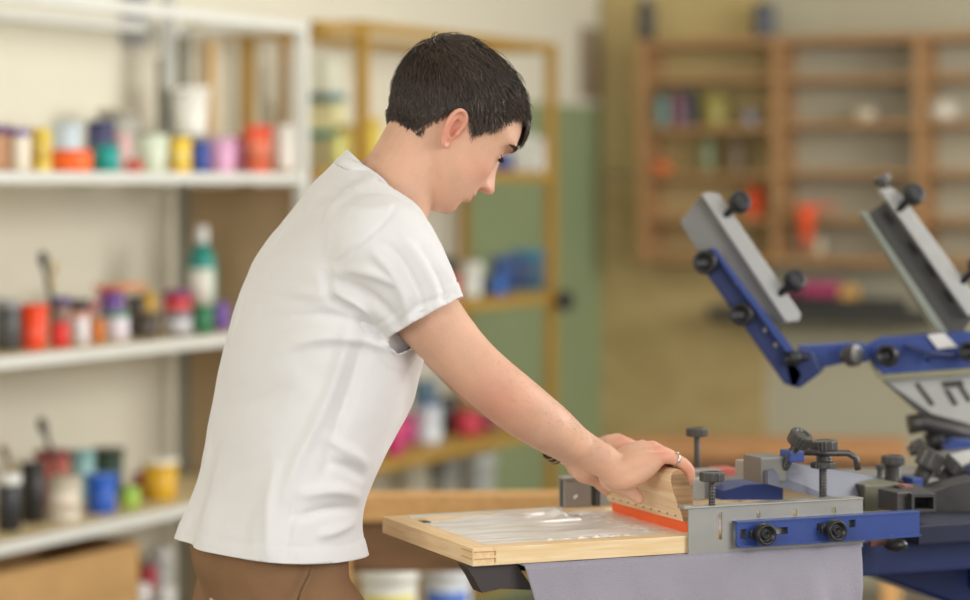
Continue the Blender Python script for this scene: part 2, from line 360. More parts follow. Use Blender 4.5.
A(108, 33, 448, .29, Z3, 'paint_bucket', 'bucket', (60,84,70), (62,66,54), 'dark green bucket behind the blue bucket', 'bucket', group=G3)
A(130, 20, 487, .09, Z3, 'paint_jar', 'jar', (168,204,80), (150,190,80), 'small lime green jar right of the blue bucket', 'jar', group=G3)
A(143, 20, 472, .22, Z3, 'paint_jar', 'jar', (166,60,44), (150,52,44), 'dark red jar behind the lime green jar', 'jar', group=G3)
A(160, 37, 459, .12, Z3, 'paint_bucket', 'bucket', (216,168,30), (240,236,220), 'yellow bucket with a white lid on the lowest white shelf', 'bucket', group=G3)
d0 = R(on_line(50, .2), .2).y
brush(62, 485, 40, 418, d0, 'brown handled brush standing up among the pots of the lowest shelf', (90,62,56), (70,52,50), r=.006)
brush(20, 490, 2, 446, d0-.1, 'wooden stick brush at the left end of the lowest shelf', (160,120,60), (130,96,50), r=.005)
# below
Z4 = .2095
carton = mat('brown_cardboard', (190, 150, 96), .8, var=.06)
s = on_line(52, .18)
t = thing('cardboard_box', R(s, .18, Z4), 'open brown cardboard box on the bottom shelf of the white rack', 'box')
mb = MB()
bw, bd, bh = .60, .26, .365
c = R(on_line(100, .16)-.33, .16, Z4+.0005)
for j in (-1, 1):
    mb.box(c-Vv*(j*bd/2)+Z*bh/2, (bw, .005, bh), RAX); mb.box(c+U*(j*bw/2)+Z*bh/2, (.005, bd, bh), RAX)
mb.box(c+Z*.003, (bw, bd, .005), RAX); mb.build('box_body', carton, t)
mb = MB(); mb.box(c+Vv*(bd/2+.0045)+Z*(bh-.05), (bw-.02, .004, .10), RAX); mb.build('flap', carton, t)
mb = MB(); mb.prism([c+U*bw/2-Vv*(bd/2)+Z*bh, c+U*bw/2+Vv*(bd/2)+Z*bh, c+U*(bw/2+.05)+Vv*(bd/2-.02)+Z*(bh-.07), c+U*(bw/2+.05)-Vv*(bd/2-.02)+Z*(bh-.07)], Z*.004); mb.build('flap', carton, t)
for px, w, yt, tt, kind, col, lid, lab in (
    (122, 26, 556, .15, 'bucket', (214,212,208), (226,224,218), 'white bucket right of the cardboard box on the bottom shelf'),
    (146, 24, 560, .25, 'can', (190,70,84), (120,120,120), 'red labelled can behind white buckets on the bottom shelf'),
    (139, 22, 584, .06, 'jar', (90,176,206), (220,220,220), 'sky blue jar with a white lid on the bottom shelf'),
    (160, 26, 548, .30, 'bucket', (196,198,196), (210,210,206), 'grey white bucket at the back of the bottom shelf'),
    (164, 24, 588, .07, 'bucket', (206,202,192), (216,214,206), 'short cream bucket at the right end of the bottom shelf')):
    A(px, w, yt, tt, Z4, 'paint_'+{'bucket':'bucket','can':'can','jar':'jar'}[kind], kind, col, lid, lab, {'bucket':'bucket','can':'can','jar':'jar'}[kind], group='containers on the bottom shelf')
# ochre rack, top shelf (bottom row) ---------------------------------------
G4 = 'containers on the ochre rack'
A(503, 18, 147, .16, OZ[0], 'paint_jar', 'jar', (56,70,140), (230,230,226), 'blue jar beside the white tubs on the upper ochre shelf', 'jar', group=G4)
A(522, 26, 134, .22, OZ[0], 'paint_tub', 'bucket', (222,222,214), (230,230,224), 'large white tub on the upper ochre shelf right of the man\'s face', 'tub', group=G4)
A(539, 20, 139, .10, OZ[0], 'paint_tub', 'bucket', (226,226,220), (232,232,226), 'smaller white tub next to the ochre post', 'tub', group=G4)
A(338, 14, 134, .06, OZ[0], 'paint_jar', 'jar', (206,204,120), (190,190,120), 'pale yellow green jar behind the man\'s shoulder', 'jar', group=G4)
A(345, 20, 125, .18, OZ[0], 'paint_jar', 'jar', (170,150,60), (150,130,50), 'olive jar near the left ochre post', 'jar', group=G4)
A(372, 18, 118, .14, OZ[0], 'paint_jar', 'jar', (212,190,60), (200,170,60), 'yellow jar right of the left ochre post behind the neck', 'jar', group=G4)
# stack of pale cartons, each set a little off the one below
zc_ = OZ[0]+.0005
for k_, (px, h_, w_, col, lab) in enumerate((
    (322, .090, .095, (196,190,150), 'beige carton at the foot of the stack beside the white rack post'),
    (325, .022, .100, (40,140,130), 'flat teal carton lying on the beige carton'),
    (324, .080, .085, (226,220,168), 'cream yellow carton in the middle of the stack'),
    (322, .024, .090, (84,128,134), 'flat grey blue carton between the cream and the pale carton'),
    (319, .098, .080, (226,228,208), 'pale carton topping the stack beside the white rack post'))):
    q = R(on_line(px, .25), .25); a_ = math.radians((-5, 6, -8, 4, -10)[k_])
    ax = (U*math.cos(a_)+Vv*math.sin(a_), Vv*math.cos(a_)-U*math.sin(a_), Z)
    mb = MB(); mb.box(q+Z*(zc_+h_/2), (w_, w_*1.15, h_), ax, bev=.003)
    tag(mb.build('carton', cm(col, .6), None, q+Z*zc_), lab, 'carton', 'stacked cartons on the ochre rack'); zc_ += h_+.0006
# second ochre shelf
for px, w, yt, tt, kind, col, lid, lab in (
    (452, 16, 270, .14, 'jar', (196,70,60), (70,60,60), 'red jar with a dark lid just right of the sleeve'),
    (446, 22, 258, .26, 'jar', (60,72,72), (50,56,60), 'dark jar behind the red jar near the sleeve'),
    (471, 25, 262, .15, 'can', (214,216,206), (220,222,214), 'white tin on the middle ochre shelf'),
    (487, 12, 276, .10, 'jar', (54,58,70), (44,48,56), 'small black jar between the white tin and the blue bottles'),
    (503, 24, 255, .19, 'jar', (50,84,150), (80,110,160), 'blue jar, left of the row of blue jars on the ochre rack'),
    (520, 20, 250, .21, 'jar', (60,80,120), (60,120,160), 'slate blue jar in the middle of the row of blue jars'),
    (535, 19, 250, .17, 'jar', (60,96,120), (40,134,160), 'teal blue jar next to the right ochre post'),
    (498, 15, 276, .08, 'jar', (40,100,180), (40,96,170), 'bright blue jar in front of the blue jars')):
    A(px, w, yt, tt, OZ[1], 'paint_tin' if kind == 'can' else 'paint_jar', kind, col, lid, lab, 'tin' if kind == 'can' else 'jar', group=G4)
for px, w, yt, tt, kind, col, lid, lab in (
    (404, 22, 414, .18, 'jar', (190,50,120), (170,50,110), 'magenta jar beside the shirt front on the lower ochre shelf'),
    (394, 18, 424, .05, 'jar', (196,46,110), (230,90,80), 'pink jar with a coral lid touching the shirt outline'),
    (428, 28, 404, .14, 'can', (210,216,222), (70,120,190), 'white tin with a blue lid on the lower ochre shelf'),
    (449, 18, 396, .20, 'jar', (60,66,66), (56,60,64), 'dark grey jar behind the red jars, lower ochre shelf'),
    (468, 28, 410, .12, 'jar', (190,50,70), (180,44,64), 'crimson jar on the lower ochre shelf'),
    (489, 18, 412, .14, 'jar', (150,60,80), (90,110,70), 'dull red jar with a green lid at the right of the lower shelf'),
    (425, 26, 380, .30, 'jar', (90,120,140), (100,130,150), 'grey blue jar at the back of the lower ochre shelf')):
    A(px, w, yt, tt, OZ[2], 'paint_tin' if kind == 'can' else 'paint_jar', kind, col, lid, lab, 'tin' if kind == 'can' else 'jar', group=G4)
for px, w, yt, tt, kind, col, lid, lab in (
    (478, 36, 452, .14, 'bucket', (176,178,170), (190,192,184), 'grey white bucket on the bottom ochre shelf'),
    (445, 32, 458, .14, 'bucket', (160,160,150), (130,130,124), 'dull grey bucket left of the grey white bucket, bottom ochre shelf')):
    A(px, w, yt, tt, OZ[3], 'paint_bucket', kind, col, lid, lab, 'bucket', group=G4)

# ---------------------------------------------------------------- wooden bench behind the man
bt = wood('orange_bench_wood', (204, 152, 92), (222, 174, 112), (1, 8, 8), .5, rot=-math.radians(54))
def bench_at(px0, px1, py, d, depth, th, label, ang, legs, bm_=None):
    ax = V((math.cos(ang), math.sin(ang), 0)); bn = V((-ax.y, ax.x, 0)); pm = W((px0+px1)/2, py, d); L = (px1-px0)/FPX*d/math.cos(ang); zt = pm.z
    c = V((pm.x, pm.y, 0)); X = (ax, bn, Z); t = thing('workbench', c+bn*depth/2, label, 'bench')
    mb = MB(); mb.box(c+bn*depth/2+Z*(zt-th/2), (L, depth, th), X, bev=.003); mb.build('bench_top', bm_ or bt, t)
    mb = MB(); mb.box(c+bn*.04+Z*(zt-th-.05), (L-.06, .02, .10), X); mb.build('apron', wood('bench_apron_wood', (112,80,48), (132,96,60), (1,8,8), .6), t)
    for k in legs:
        for q in ((.035,) if depth < .1 else (.045, depth-.045)):
            mb = MB(); mb.box(c+ax*(k*L/2)+bn*q+Z*(zt-th)/2, (.05, .05, zt-th), X); mb.build('leg', bt, t)
    return t
bench_at(322, 650, 495, 4.75, .07, .05, 'orange brown wooden workbench just behind the man and the pine screen frame', math.radians(1.5), (-.9, .9))
bench_at(622, 905, 441, 6.9, .14, .052, 'low orange wooden bench far back behind the press and its screw heads', -math.radians(4), (-.9, .9), wood('brown_bench_wood', (158, 112, 66), (176, 128, 80), (1, 8, 8), .6))
# buckets under the bench
q = W(418, 560, 5.66); mb = MB(); mb.box(V((q.x, q.y, .07)), (.62, .34, .14), RAX, bev=.004); tag(mb.build('wooden_platform', bt, None, V((q.x, q.y, 0))), 'low wooden platform under the two white buckets behind the man', 'platform')
for px, w, yt, d, col, lid, lc, lab in (
    (389, 58, 556, 5.55, (226,226,216), (232,232,224), (224,206,70), 'white bucket with a yellow label under the workbench'),
    (447, 50, 556, 5.78, (206,210,214), (214,216,218), (70,110,190), 'white bucket with a blue label under the workbench')):
    q = W(px, yt, d); pot('paint_bucket', V((q.x, q.y, .1405)), w/2/FPX*d, q.z-.1405, 'bucket', col, lid, lab, 'bucket', labelcol=lc, lab_at=(.48, .82), handle=False)

# ---------------------------------------------------------------- wall cabinet on the back wall
cw = wood('cabinet_orange_wood', (160, 120, 78), (178, 138, 94), (1, 6, 6), .55, rot=math.radians(27))
cs0 = on_back(634, .2); cs1 = 2.3; DPT = .18
dz = lambda y, px: CAMZ-(y-CY)/FPX*BW(on_back(px, DPT), DPT).y
top = dz(40, 640); bot = dz(262, 640)
cab = thing('wall_cabinet', BW((cs0+cs1)/2, DPT/2, bot), 'open fronted orange wood cabinet of shelves on the back wall', 'cabinet')
def bbox(s0, s1, z0, z1, o0, o1, name, m, par, bev=.002):
    mb = MB(); mb.box(BW((s0+s1)/2, (o0+o1)/2, (z0+z1)/2), (s1-s0, o1-o0, z1-z0), BAX, bev=bev); return mb.build(name, m, par)
d1, d2 = on_back(775, DPT), on_back(918, DPT)
bbox(cs0, cs1, top-.028, top, .0, DPT, 'top_board', cw, cab); bbox(cs0, cs1, bot, bot+.03, .0, DPT, 'bottom_board', cw, cab)
for s in (cs0+.018, d1, d2, cs1-.018): bbox(s-.017, s+.017, bot, top, .0, DPT+.002, 'divider', cw, cab)
shz = [[79, 129, 175, 220], [81, 125, 173, 219], [81, 125, 173, 219]]
SZ = []
for (a, b), ys in zip(((cs0, d1), (d1, d2), (d2, cs1)), shz):
    row = []
    for y in ys:
        z = dz(y, 700); row.append(z+.011)
        bbox(a+.018, b-.018, z-.011, z+.011, .001, DPT-.004, 'shelf', cw, cab)
    SZ.append(row)
bbox(cs0+.02, d1, bot+.03, top-.03, -.001, .006, 'back_board', wood('cabinet_back_board', (186,154,96), (200,168,110), (1,4,4), .7), cab, 0)
def ci(px, w, y, row, name, kind, col, lid, lab, cat, off=.10):
    p = BW(on_back(px, off), off); d = p.y; z = row+.0005
    pot(name, p+Z*z, w/2/FPX*d, CAMZ-(y-CY)/FPX*d-z, kind, col, lid, lab, cat, group='small things in the wall cabinet')
ci(662, 18, 95, SZ[0][1], 'spray_can', 'can', (110,140,130), (90,100,96), 'dull green can at the left of the cabinet', 'can')
ci(678, 14, 92, SZ[0][1], 'spray_can', 'can', (130,80,96), (70,70,80), 'plum coloured can beside the dull green can', 'can')
ci(690, 12, 90, SZ[0][1], 'spray_can', 'can', (80,80,90), (60,62,66), 'dark can in the upper left of the cabinet', 'can')
ci(715, 30, 94, SZ[0][1], 'storage_pot', 'cup', (160,150,80), (150,140,90), 'olive pot in the upper left bay of the cabinet', 'pot')
ci(751, 12, 110, SZ[0][1], 'storage_pot', 'jar', (170,176,196), (160,160,170), 'small pale blue jar beside the divider', 'jar')
ci(662, 18, 163, SZ[0][2], 'storage_tub', 'jar', (236,112,50), (236,112,50), 'low orange tub at the left of the cabinet', 'tub')
ci(707, 16, 138, SZ[0][2], 'storage_pot', 'jar', (130,140,100), (110,110,80), 'grey green jar in the middle of the cabinet bay', 'jar')
ci(735, 22, 138, SZ[0][2], 'storage_pot', 'can', (110,92,64), (80,70,60), 'brown can on the third cabinet shelf', 'can')
ci(755, 18, 188, SZ[0][3], 'storage_tub', 'can', (252,92,30), (250,96,36), 'bright orange tub beside the raised clamp knob', 'tub')
ci(865, 22, 108, SZ[1][1], 'storage_pot', 'jar', (206,196,170), (200,190,166), 'pale jar on the second cabinet shelf', 'jar')
ci(943, 30, 102, SZ[2][1], 'storage_pot', 'jar', (214,208,192), (206,200,186), 'whitish jar at the right of the cabinet', 'jar')
ci(818, 14, 236, bot+.03, 'storage_pot', 'jar', (196,180,150), (190,176,150), 'small pale jar on the cabinet bottom board', 'jar')
# orange spray gun: cup with a nozzle
p = BW(on_back(806, DPT+.02), DPT+.02, 0); d = p.y; zt = CAMZ-(205-CY)/FPX*d; zb = CAMZ-(250-CY)/FPX*d
t = thing('orange_funnel', p+Z*zb, 'orange funnel hanging at the front of the cabinet', 'funnel')
mb = MB(); mb.lathe(p+Z*zb, [(.012,0),(.018,(zt-zb)*.3),(.034,(zt-zb)*.75),(.036,(zt-zb))], 18); mb.build('cone', cm((232,86,36)), t)
mb = MB(); mb.box(p+Z*(zt-.004)+Vv*.05, (.13, .02, .014), BAX, bev=.004); mb.build('handle', cm((222,92,44)), t)
# things on top of the cabinet
for px, w, y, kind, col, lid, lab in ((646, 16, -10, 'bottle', (60,56,56), (200,200,196), 'dark bottle with a pale top on the left end of the cabinet'),
                         (764, 22, 4, 'can', (80,84,92), (70,74,80), 'dark grey tin on top of the cabinet')):
    p = BW(on_back(px, .09), .09); pot('storage_'+('bottle' if kind == 'bottle' else 'tin'), p+Z*(top+.0005), w/2/FPX*p.y, CAMZ-(y-CY)/FPX*p.y-top, kind, col, lid, lab, 'bottle' if kind == 'bottle' else 'tin')
# dark shelf under the cabinet
a_, b_ = on_back(706, .2), on_back(935, .2); z = dz(316, 800)
ws = thing('wall_shelf', BW((a_+b_)/2, .1, z-.03), 'black wall shelf below the cabinet behind the raised print arm', 'shelf')
mb = MB(); mb.box(BW((a_+b_)/2, .1, z), (b_-a_, .2, .05), BAX, bev=.012); mb.build('shelf_board', cm((62,62,58), .5), ws)
mb = MB(); mb.box(BW(a_+.45, .12, z+.045), (.5, .12, .04), BAX, bev=.01); mb.build('back_rail', cm((48,48,48), .5), ws)
q = BW(on_back(822, .14), .14, z+.0655); mb = MB(); mb.box(q+Z*.03, (.13, .07, .05), BAX, bev=.012); tag(mb.build('rag', cm((176,60,108), .8), None, q), 'folded magenta rag on the black wall shelf', 'rag')
q = BW(on_back(792, .13), .13, z+.0655); mb = MB(); mb.ball(q+Z*.02, .02, 14, (1.6,1,1)); tag(mb.build('cloth_bundle', cm((150,50,96), .8), None, q), 'small dark pink bundle left of the magenta rag', 'bundle')
q = BW(on_back(850, .14), .14, z+.026); mb = MB(); mb.box(q+Z*.04, (.06, .06, .08), BAX, bev=.006); tag(mb.build('wooden_block', wood('block_wood', (206,160,84), (220,176,100)), None, q), 'pale wooden block on the black wall shelf right of the rag', 'block')
# ---------------------------------------------------------------- screen frame
PA = math.radians(22.5); P = V((math.cos(PA), math.sin(PA), 0)); Q = V((-P.y, P.x, 0))
A0 = V((-.0155, 3.148, 0)); PAX = (P, Q, Z)
def F(a, b, z): return A0 + P*a + Q*b + Z*z
FT, FH, FL, FW, BWD = .9595, .0225, .57, .33, .030
pine = wood('pine_frame_wood', (236, 202, 150), (246, 222, 180), (1, 14, 14), .5, rot=-PA)
pine2 = wood('pine_frame_wood_cross', (234, 198, 144), (244, 216, 172), (1, 14, 14), .5, rot=-PA-math.pi/2)
fr = thing('printing_screen', F(FL/2, FW/2, FT-FH), 'pine wood silk screen frame held in the grey clamp of the press', 'frame')
zc = FT-FH/2
for b in (BWD/2, FW-BWD/2):
    mb = MB(); mb.box(F(FL/2, b, zc), (FL-2*BWD, BWD, FH), PAX, bev=.0008); mb.build('frame_rail', pine, fr)
for a in (BWD/2, FL-BWD/2):
    mb = MB(); mb.box(F(a, FW/2, zc), (BWD, FW, FH), PAX, bev=.0008); mb.build('frame_rail', pine2 if a < .1 else pine2, fr)
# finger joint at the near corner: pale and dark tongues
jt = cm((196, 150, 96), .6)
for z0 in (FT-.0045, FT-.0135):
    mb = MB(); mb.box(F(.016, -.0006, z0), (.029, .0016, .0008), PAX)
    mb.box(F(.0305, -.0006, z0-.0025), (.0008, .0016, .006), PAX); mb.box(F(-.0003, .02, z0), (.0010, .035, .0008), PAX); mb.build('finger_joint', jt, fr)
mesh_m = mat('ivory_silk_mesh', (216, 214, 204), .55, var=.03)
mb = MB(); mb.box(F(FL/2, FW/2, FT-.0055), (FL-2*BWD+.004, FW-2*BWD+.004, .0012), PAX); mb.build('silk_mesh', mesh_m, fr)
# dark tape strip along the far edge and the left end
tp = cm((66, 62, 54), .6)
for (a, b, la, lb) in ((.045, FW-BWD-.012, .014, .02), (.16, FW-BWD-.014, .07, .010), (.245, FW-BWD-.03, .05, .016)):
    mb = MB(); mb.box(F(a, b, FT-.0043), (la, lb, .0008), PAX); mb.build('tape_patch', tp if la < .06 and lb > .018 else cm((150,120,84), .6), fr)

# white ink lying on the mesh
ink = mat('wet_white_ink', (246, 246, 242), .30, var=.01, coat=.15)
nt = ink.node_tree; tc = [n for n in nt.nodes if n.type == 'TEX_COORD'][0]; mp = nt.nodes.new('ShaderNodeMapping'); mp.inputs['Rotation'].default_value = (0, 0, -PA); mp2 = nt.nodes.new('ShaderNodeMapping'); mp2.inputs['Scale'].default_value = (5, 42, 1)
no = nt.nodes.new('ShaderNodeTexNoise'); no.inputs['Scale'].default_value = 1.6; no.inputs['Detail'].default_value = 5; no.inputs['Distortion'].default_value = .6
cr = nt.nodes.new('ShaderNodeValToRGB'); cr.color_ramp.elements[0].position = .30; cr.color_ramp.elements[1].position = .50
cr.color_ramp.elements[0].color = lin((212,211,205))+(1,); cr.color_ramp.elements[1].color = lin((247,247,244))+(1,)
nt.links.new(tc.outputs['Object'], mp.inputs['Vector']); nt.links.new(mp.outputs['Vector'], mp2.inputs['Vector']); nt.links.new(mp2.outputs['Vector'], no.inputs['Vector']); nt.links.new(no.outputs['Fac'], cr.inputs['Fac'])
nt.links.new(cr.outputs['Color'], nt.nodes['Principled BSDF'].inputs['Base Color'])
def ink_h(a, b):
    n = noise.noise(V((a*7, b*40, 1.3))); n2 = noise.noise(V((a*16, b*90, 4.1))); n3 = noise.noise(V((a*90, b*150, 7)))
    base = .0009+.0014*n+.0010*n2
    r = 0
    # long ridges running along the pull, ending in a blob before the blade
    r += .0075*math.exp(-((b-.285-.004*math.sin(a*24))/.010)**2)*max(0, min(1, (a-.07)/.05))*(1 if a < .245 else math.exp(-((a-.245)/.010)**2))*(.8+.4*n2+.4*n)
    r += .0080*g_(a, .240, .012)*g_(b, .262, .022)
    r += .0034*math.exp(-((b-.225-.008*math.sin(a*15+1))/.006)**2)*max(0, .5+n)*(1 if a < .25 else 0)
    r += .0048*math.exp(-((b-.046-.003*math.sin(a*40))/.006)**2)*max(0, min(1, (a-.09)/.05))*max(0, min(1, (.26-a)/.02))*(max(0,.5+1.4*n3+n2))
    r += .0022*math.exp(-((a-.285)/.02)**2)*(.6+n3)
    edge = min(1, (a-.031)/.012, (FL-.03-a)/.02, (b-.030)/.004, (FW-.030-b)/.003)
    cut = 1
    if a < .14: cut = max(0, min(1, (.262-b+(a-.03)*1.1+.03*n)/.012))
    return (max(.0, base)+max(0, r))*max(0, edge)*cut+.00005
g_ = lambda x, c, s: math.exp(-((x-c)/s)**2)
na, nb = 300, 150; vs = []; fs = []
for i in range(na+1):
    for j in range(nb+1):
        a = .031+(FL-.062)*i/na; b = .0305+(FW-.061)*j/nb
        vs.append(F(a, b, FT-.0048+ink_h(a, b)))
n0 = len(vs)
for i in range(na+1):
    for j in range(nb+1):
        a = .031+(FL-.062)*i/na; b = .0305+(FW-.061)*j/nb
        vs.append(F(a, b, FT-.0048))
w = nb+1
for i in range(na):
    for j in range(nb):
        k = i*w+j; fs.append((k, k+w, k+w+1, k+1))
mb = MB(); mb.add(vs[:n0], fs, True); ob = mb.build('white_ink', ink, None, F(.25, .16, FT-.016), fix=False)
tag(ob, 'wet white printing ink smeared in streaks over the silk screen', 'ink', kind='stuff')

# ---------------------------------------------------------------- squeegee
E0 = F(0, 0, 0)
def q0():
    p = W(691.5, 523, 3.318); return V((p.x, p.y, FT-.010))
E = q0()
def S(a, b, c):   # board frame: a along the pull, b along the board away from the camera, c up
    return E + P*a + Q*b + Z*c
ply = wood('squeegee_plywood', (228, 192, 148), (246, 220, 182), (1, 3, 40), .55, rot=-PA-math.pi/2, wscale=1.6)
sq = thing('squeegee', S(0, .12, .0), 'wooden handled squeegee with an orange blade pressed on the white ink, held in both hands', 'squeegee')
SLEN = .235
prof = [(.002,.021),(.0024,.032),(.0022,.046),(.0005,.060),(-.004,.074),(-.009,.084),(-.0145,.0895),(-.020,.0915),(-.026,.090),(-.030,.0845),(-.0305,.077),(-.0275,.064),(-.0215,.048),(-.0155,.034),(-.0115,.021)]
prof_old = [(-.007,.014),(.008,.014),(.0075,.030),(.004,.045),(-.003,.058),(-.012,.070),(-.016,.079),(-.018,.0865),(-.022,.0905),(-.028,.0915),(-.034,.0895),(-.0375,.084),(-.037,.076),(-.033,.064),(-.026,.05),(-.018,.034),(-.010,.02)]
# lean towards the man
mb = MB(); mb.prism([S(a, 0, c) for a, c in prof], Q*SLEN); hb = mb.build('wooden_grip', ply, sq, bevel=.0015)
edge_m = wood('squeegee_end_grain', (150, 116, 82), (190, 152, 110), (1, 1, 20), .7, wscale=2)
mb = MB(); mb.prism([S(a*.98-.0004, -.0008, c*.985+.0008) for a, c in prof], Q*.0012); mb.build('end_grain', edge_m, sq)
mb = MB(); mb.prism([S(a, .002, c) for a, c in ((-.0085,.024),(-.001,.024),(.003,-.002),(-.003,-.002))], Q*(SLEN-.004)); mb.build('rubber_blade', cm((252, 108, 44), .45), sq)
for k in range(9):   # staples along the lower edge
    mb = MB(); b = .02+k*.024; mb.box(S(-.0136, b, .0275), (.0016, .004, .0012), PAX); mb.build('staple', cm((70,60,50), .4), sq)

# ---------------------------------------------------------------- press
steel = mat('brushed_grey_steel', (160, 158, 152), .45, .4, var=.07, vscale=20, bump=.03)
dsteel = mat('dark_knurled_steel', (84, 82, 80), .4, .6, var=.15, vscale=40)
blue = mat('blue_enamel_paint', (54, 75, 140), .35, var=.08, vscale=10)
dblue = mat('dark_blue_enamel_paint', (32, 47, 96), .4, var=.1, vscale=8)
black = cm((28, 28, 30), .4)
rubber = mat('black_rubber_sheet', (46, 44, 46), .7)
press = thing('screen_printing_press', W(1010, 560, 3.7)*1.0, 'blue and grey carousel screen printing press with raised print arms', 'press')
press.location = V((press.location.x, press.location.y, 0))
aS = .3015; aE = .5635
def knurled(c, ax, r, h, name, par, m=dsteel, into=None):
    """knurled round head: c is the underside centre, ax the axis direction"""
    ax = V(ax).normalized(); X = ax.orthogonal().normalized(); Y = ax.cross(X); mb = into or MB(); n = 48; vs = []; fs = []
    pr = [(r*.55,0,0),(r*.94,0,0),(r,h*.12,1),(r,h*.82,1),(r*.93,h*.95,0),(r*.6,h,0),(r*.5,h*.9,0)]
    for rr, z, kn in pr:
        for k in range(n):
            q = rr*(1-.045*(k % 2)*kn); a = 2*math.pi*k/n; vs.append(V(c)+X*q*math.cos(a)+Y*q*math.sin(a)+ax*z)
    for i in range(len(pr)-1):
        for k in range(n):
            a = i*n+k; b = i*n+(k+1) % n; fs.append((a, b, b+n, a+n))
    fs.append(tuple(range(n))[::-1]); fs.append(tuple(range(len(vs)-n, len(vs)))); mb.add(vs, fs); return None if into else mb.build(name, m, par)
def screw(foot, top, rs, rh, hh, par, name='clamp_screw', m=dsteel):
    """screw from foot to top with a knurled head at the top"""
    foot = V(foot); top = V(top); d = (top-foot).normalized()
    mb = MB(); mb.cyl(foot, top-d*hh*.8, rs, 14)
    k = int((top-foot).length/.004)
    for i in range(k): mb.tube([foot+d*(.004*i), foot+d*(.004*i+.0015), foot+d*(.004*i+.003)], [rs, rs*1.12, rs], 14, cap=False)
    if par.parent is not None:
        knurled(top-d*hh, d, rh, hh, '', None, m, mb); return mb.build(name, m, par)
    s = mb.build(name, m, par); knurled(top-d*hh, d, rh, hh, 'screw_head', s, m); return s
def plate_slots(a0, a1, b, z0, z1, th, slots, name, m, par):
    """upright plate along P with open slots given as (a, z, width, height)"""
    xs = sorted({a0, a1, *[s[0]-s[2]/2 for s in slots], *[s[0]+s[2]/2 for s in slots]})
    zs = sorted({z0, z1, *[s[1]-s[3]/2 for s in slots], *[s[1]+s[3]/2 for s in slots]})
    hole = lambda x, z: any(abs(x-s[0]) < s[2]/2 and abs(z-s[1]) < s[3]/2 for s in slots)
    bm = bmesh.new(); C = {}
    def vv(x, z, k):
        key = (round(x, 6), round(z, 6), k)
        if key not in C: C[key] = bm.verts.new(F(x, b+k*th, z))
        return C[key]
    filled = {(i, j): not hole((xs[i]+xs[i+1])/2, (zs[j]+zs[j+1])/2) for i in range(len(xs)-1) for j in range(len(zs)-1)}
    for (i, j), f in filled.items():
        if not f: continue
        x0, x1_, y0, y1 = xs[i], xs[i+1], zs[j], zs[j+1]
        bm.faces.new([vv(x0,y0,0), vv(x1_,y0,0), vv(x1_,y1,0), vv(x0,y1,0)]); bm.faces.new([vv(x0,y0,1), vv(x0,y1,1), vv(x1_,y1,1), vv(x1_,y0,1)])
        for (di, dj, p0, p1) in ((-1,0,(x0,y0),(x0,y1)),(1,0,(x1_,y1),(x1_,y0)),(0,-1,(x1_,y0),(x0,y0)),(0,1,(x0,y1),(x1_,y1))):
            if not filled.get((i+di, j+dj), False):
                bm.faces.new([vv(*p0,0), vv(*p1,0), vv(*p1,1), vv(*p0,1)])
    me = bpy.data.meshes.new(name); bmesh.ops.recalc_face_normals(bm, faces=bm.faces[:]); bm.to_mesh(me); bm.free(); me.materials.append(m)
    o = bpy.data.objects.new(name, me); COL.objects.link(o); o.parent = par; o.location = -par.location; return o
ZT, ZB = .9975, .931
npl = plate_slots(aS, aE, -.0062, ZB, ZT, .0025, [(aS+.046, .971, .0065, .036), (aS+.103, .9825, .006, .009), (aS+.158, .9825, .006, .009), (aS+.217, .9825, .007, .008)], 'clamp_plate', steel, press)
mb = MB(); mb.box(F((aS+aE)/2, .004, ZT-.001), (aE-aS, .024, .0022), PAX, bev=.0006); mb.build('plate_flange', steel, npl)
mb = MB(); mb.box(F(aS-.002, .001, ZT-.0005), (.012, .020, .004), PAX, bev=.001); mb.build('plate_lip', steel, npl)
fa0 = .270
fpl = plate_slots(fa0, aE, FW+.003, ZB+.01, ZT+.004, .0025, [(fa0+.046, .971, .0065, .03)], 'clamp_plate', steel, press)
mb = MB(); mb.box(F((fa0+.035+aE)/2, FW-.006, ZT+.003), (aE-fa0-.035, .022, .0022), PAX, bev=.0006); mb.build('plate_flange', steel, fpl)
mb = MB(); mb.box(F(fa0+.022, FW-.004, ZT+.003), (.046, .028, .004), PAX, bev=.001); mb.box(F(fa0+.02, FW-.012, (ZT+FT)/2), (.04, .006, ZT-FT), PAX); mb.build('plate_lip', steel, fpl)
mb = MB(); mb.box(F(fa0+.052, FW-.008, .978), (.007, .012, .04), PAX); mb.build('clamp_post', dsteel, fpl)
# drips of white ink on the far plate
mb = MB(); mb.box(F(fa0+.016, FW-.0158, .975), (.007, .0012, .004), (P*.8+Z*.6, Q, Z*.8-P*.6)); mb.build('ink_smear', ink, fpl)
mb = MB(); mb.box(F(.15, FW-BWD/2, FT+.0003), (.235, .024, .0006), PAX); mb.build('white_tape', cm((226,224,214), .5), fr)
# screws
pt = W(712, 503, 3.28); screw(V((pt.x, pt.y, ZT)), V((pt.x, pt.y, CAMZ-(471.5-CY)/FPX*3.28)), .0042, .0165, .0125, press)
pf = W(697, 470, 3.58); screw(V((pf.x, pf.y, ZT)), V((pf.x, pf.y, CAMZ-(427.5-CY)/FPX*3.58)), .0042, .0155, .0125, press)
# clamp block behind the near screw
def pblock(px0, y0, px1, y1, d, depth, name, m, par, bev=.002, ax=None):
    c = W((px0+px1)/2, (y0+y1)/2, d); w = (px1-px0)/FPX*d; h = (y1-y0)/FPX*d
    mb = MB(); mb.box(c+Q*depth/2, (w, depth, h), ax or PAX, bev=bev); return mb.build(name, m, par)
pblock(690, 470, 724, 499, 3.50, .03, 'clamp_block', steel, press); pblock(692, 478, 706, 500, 3.42, .02, 'clamp_block', steel, press)
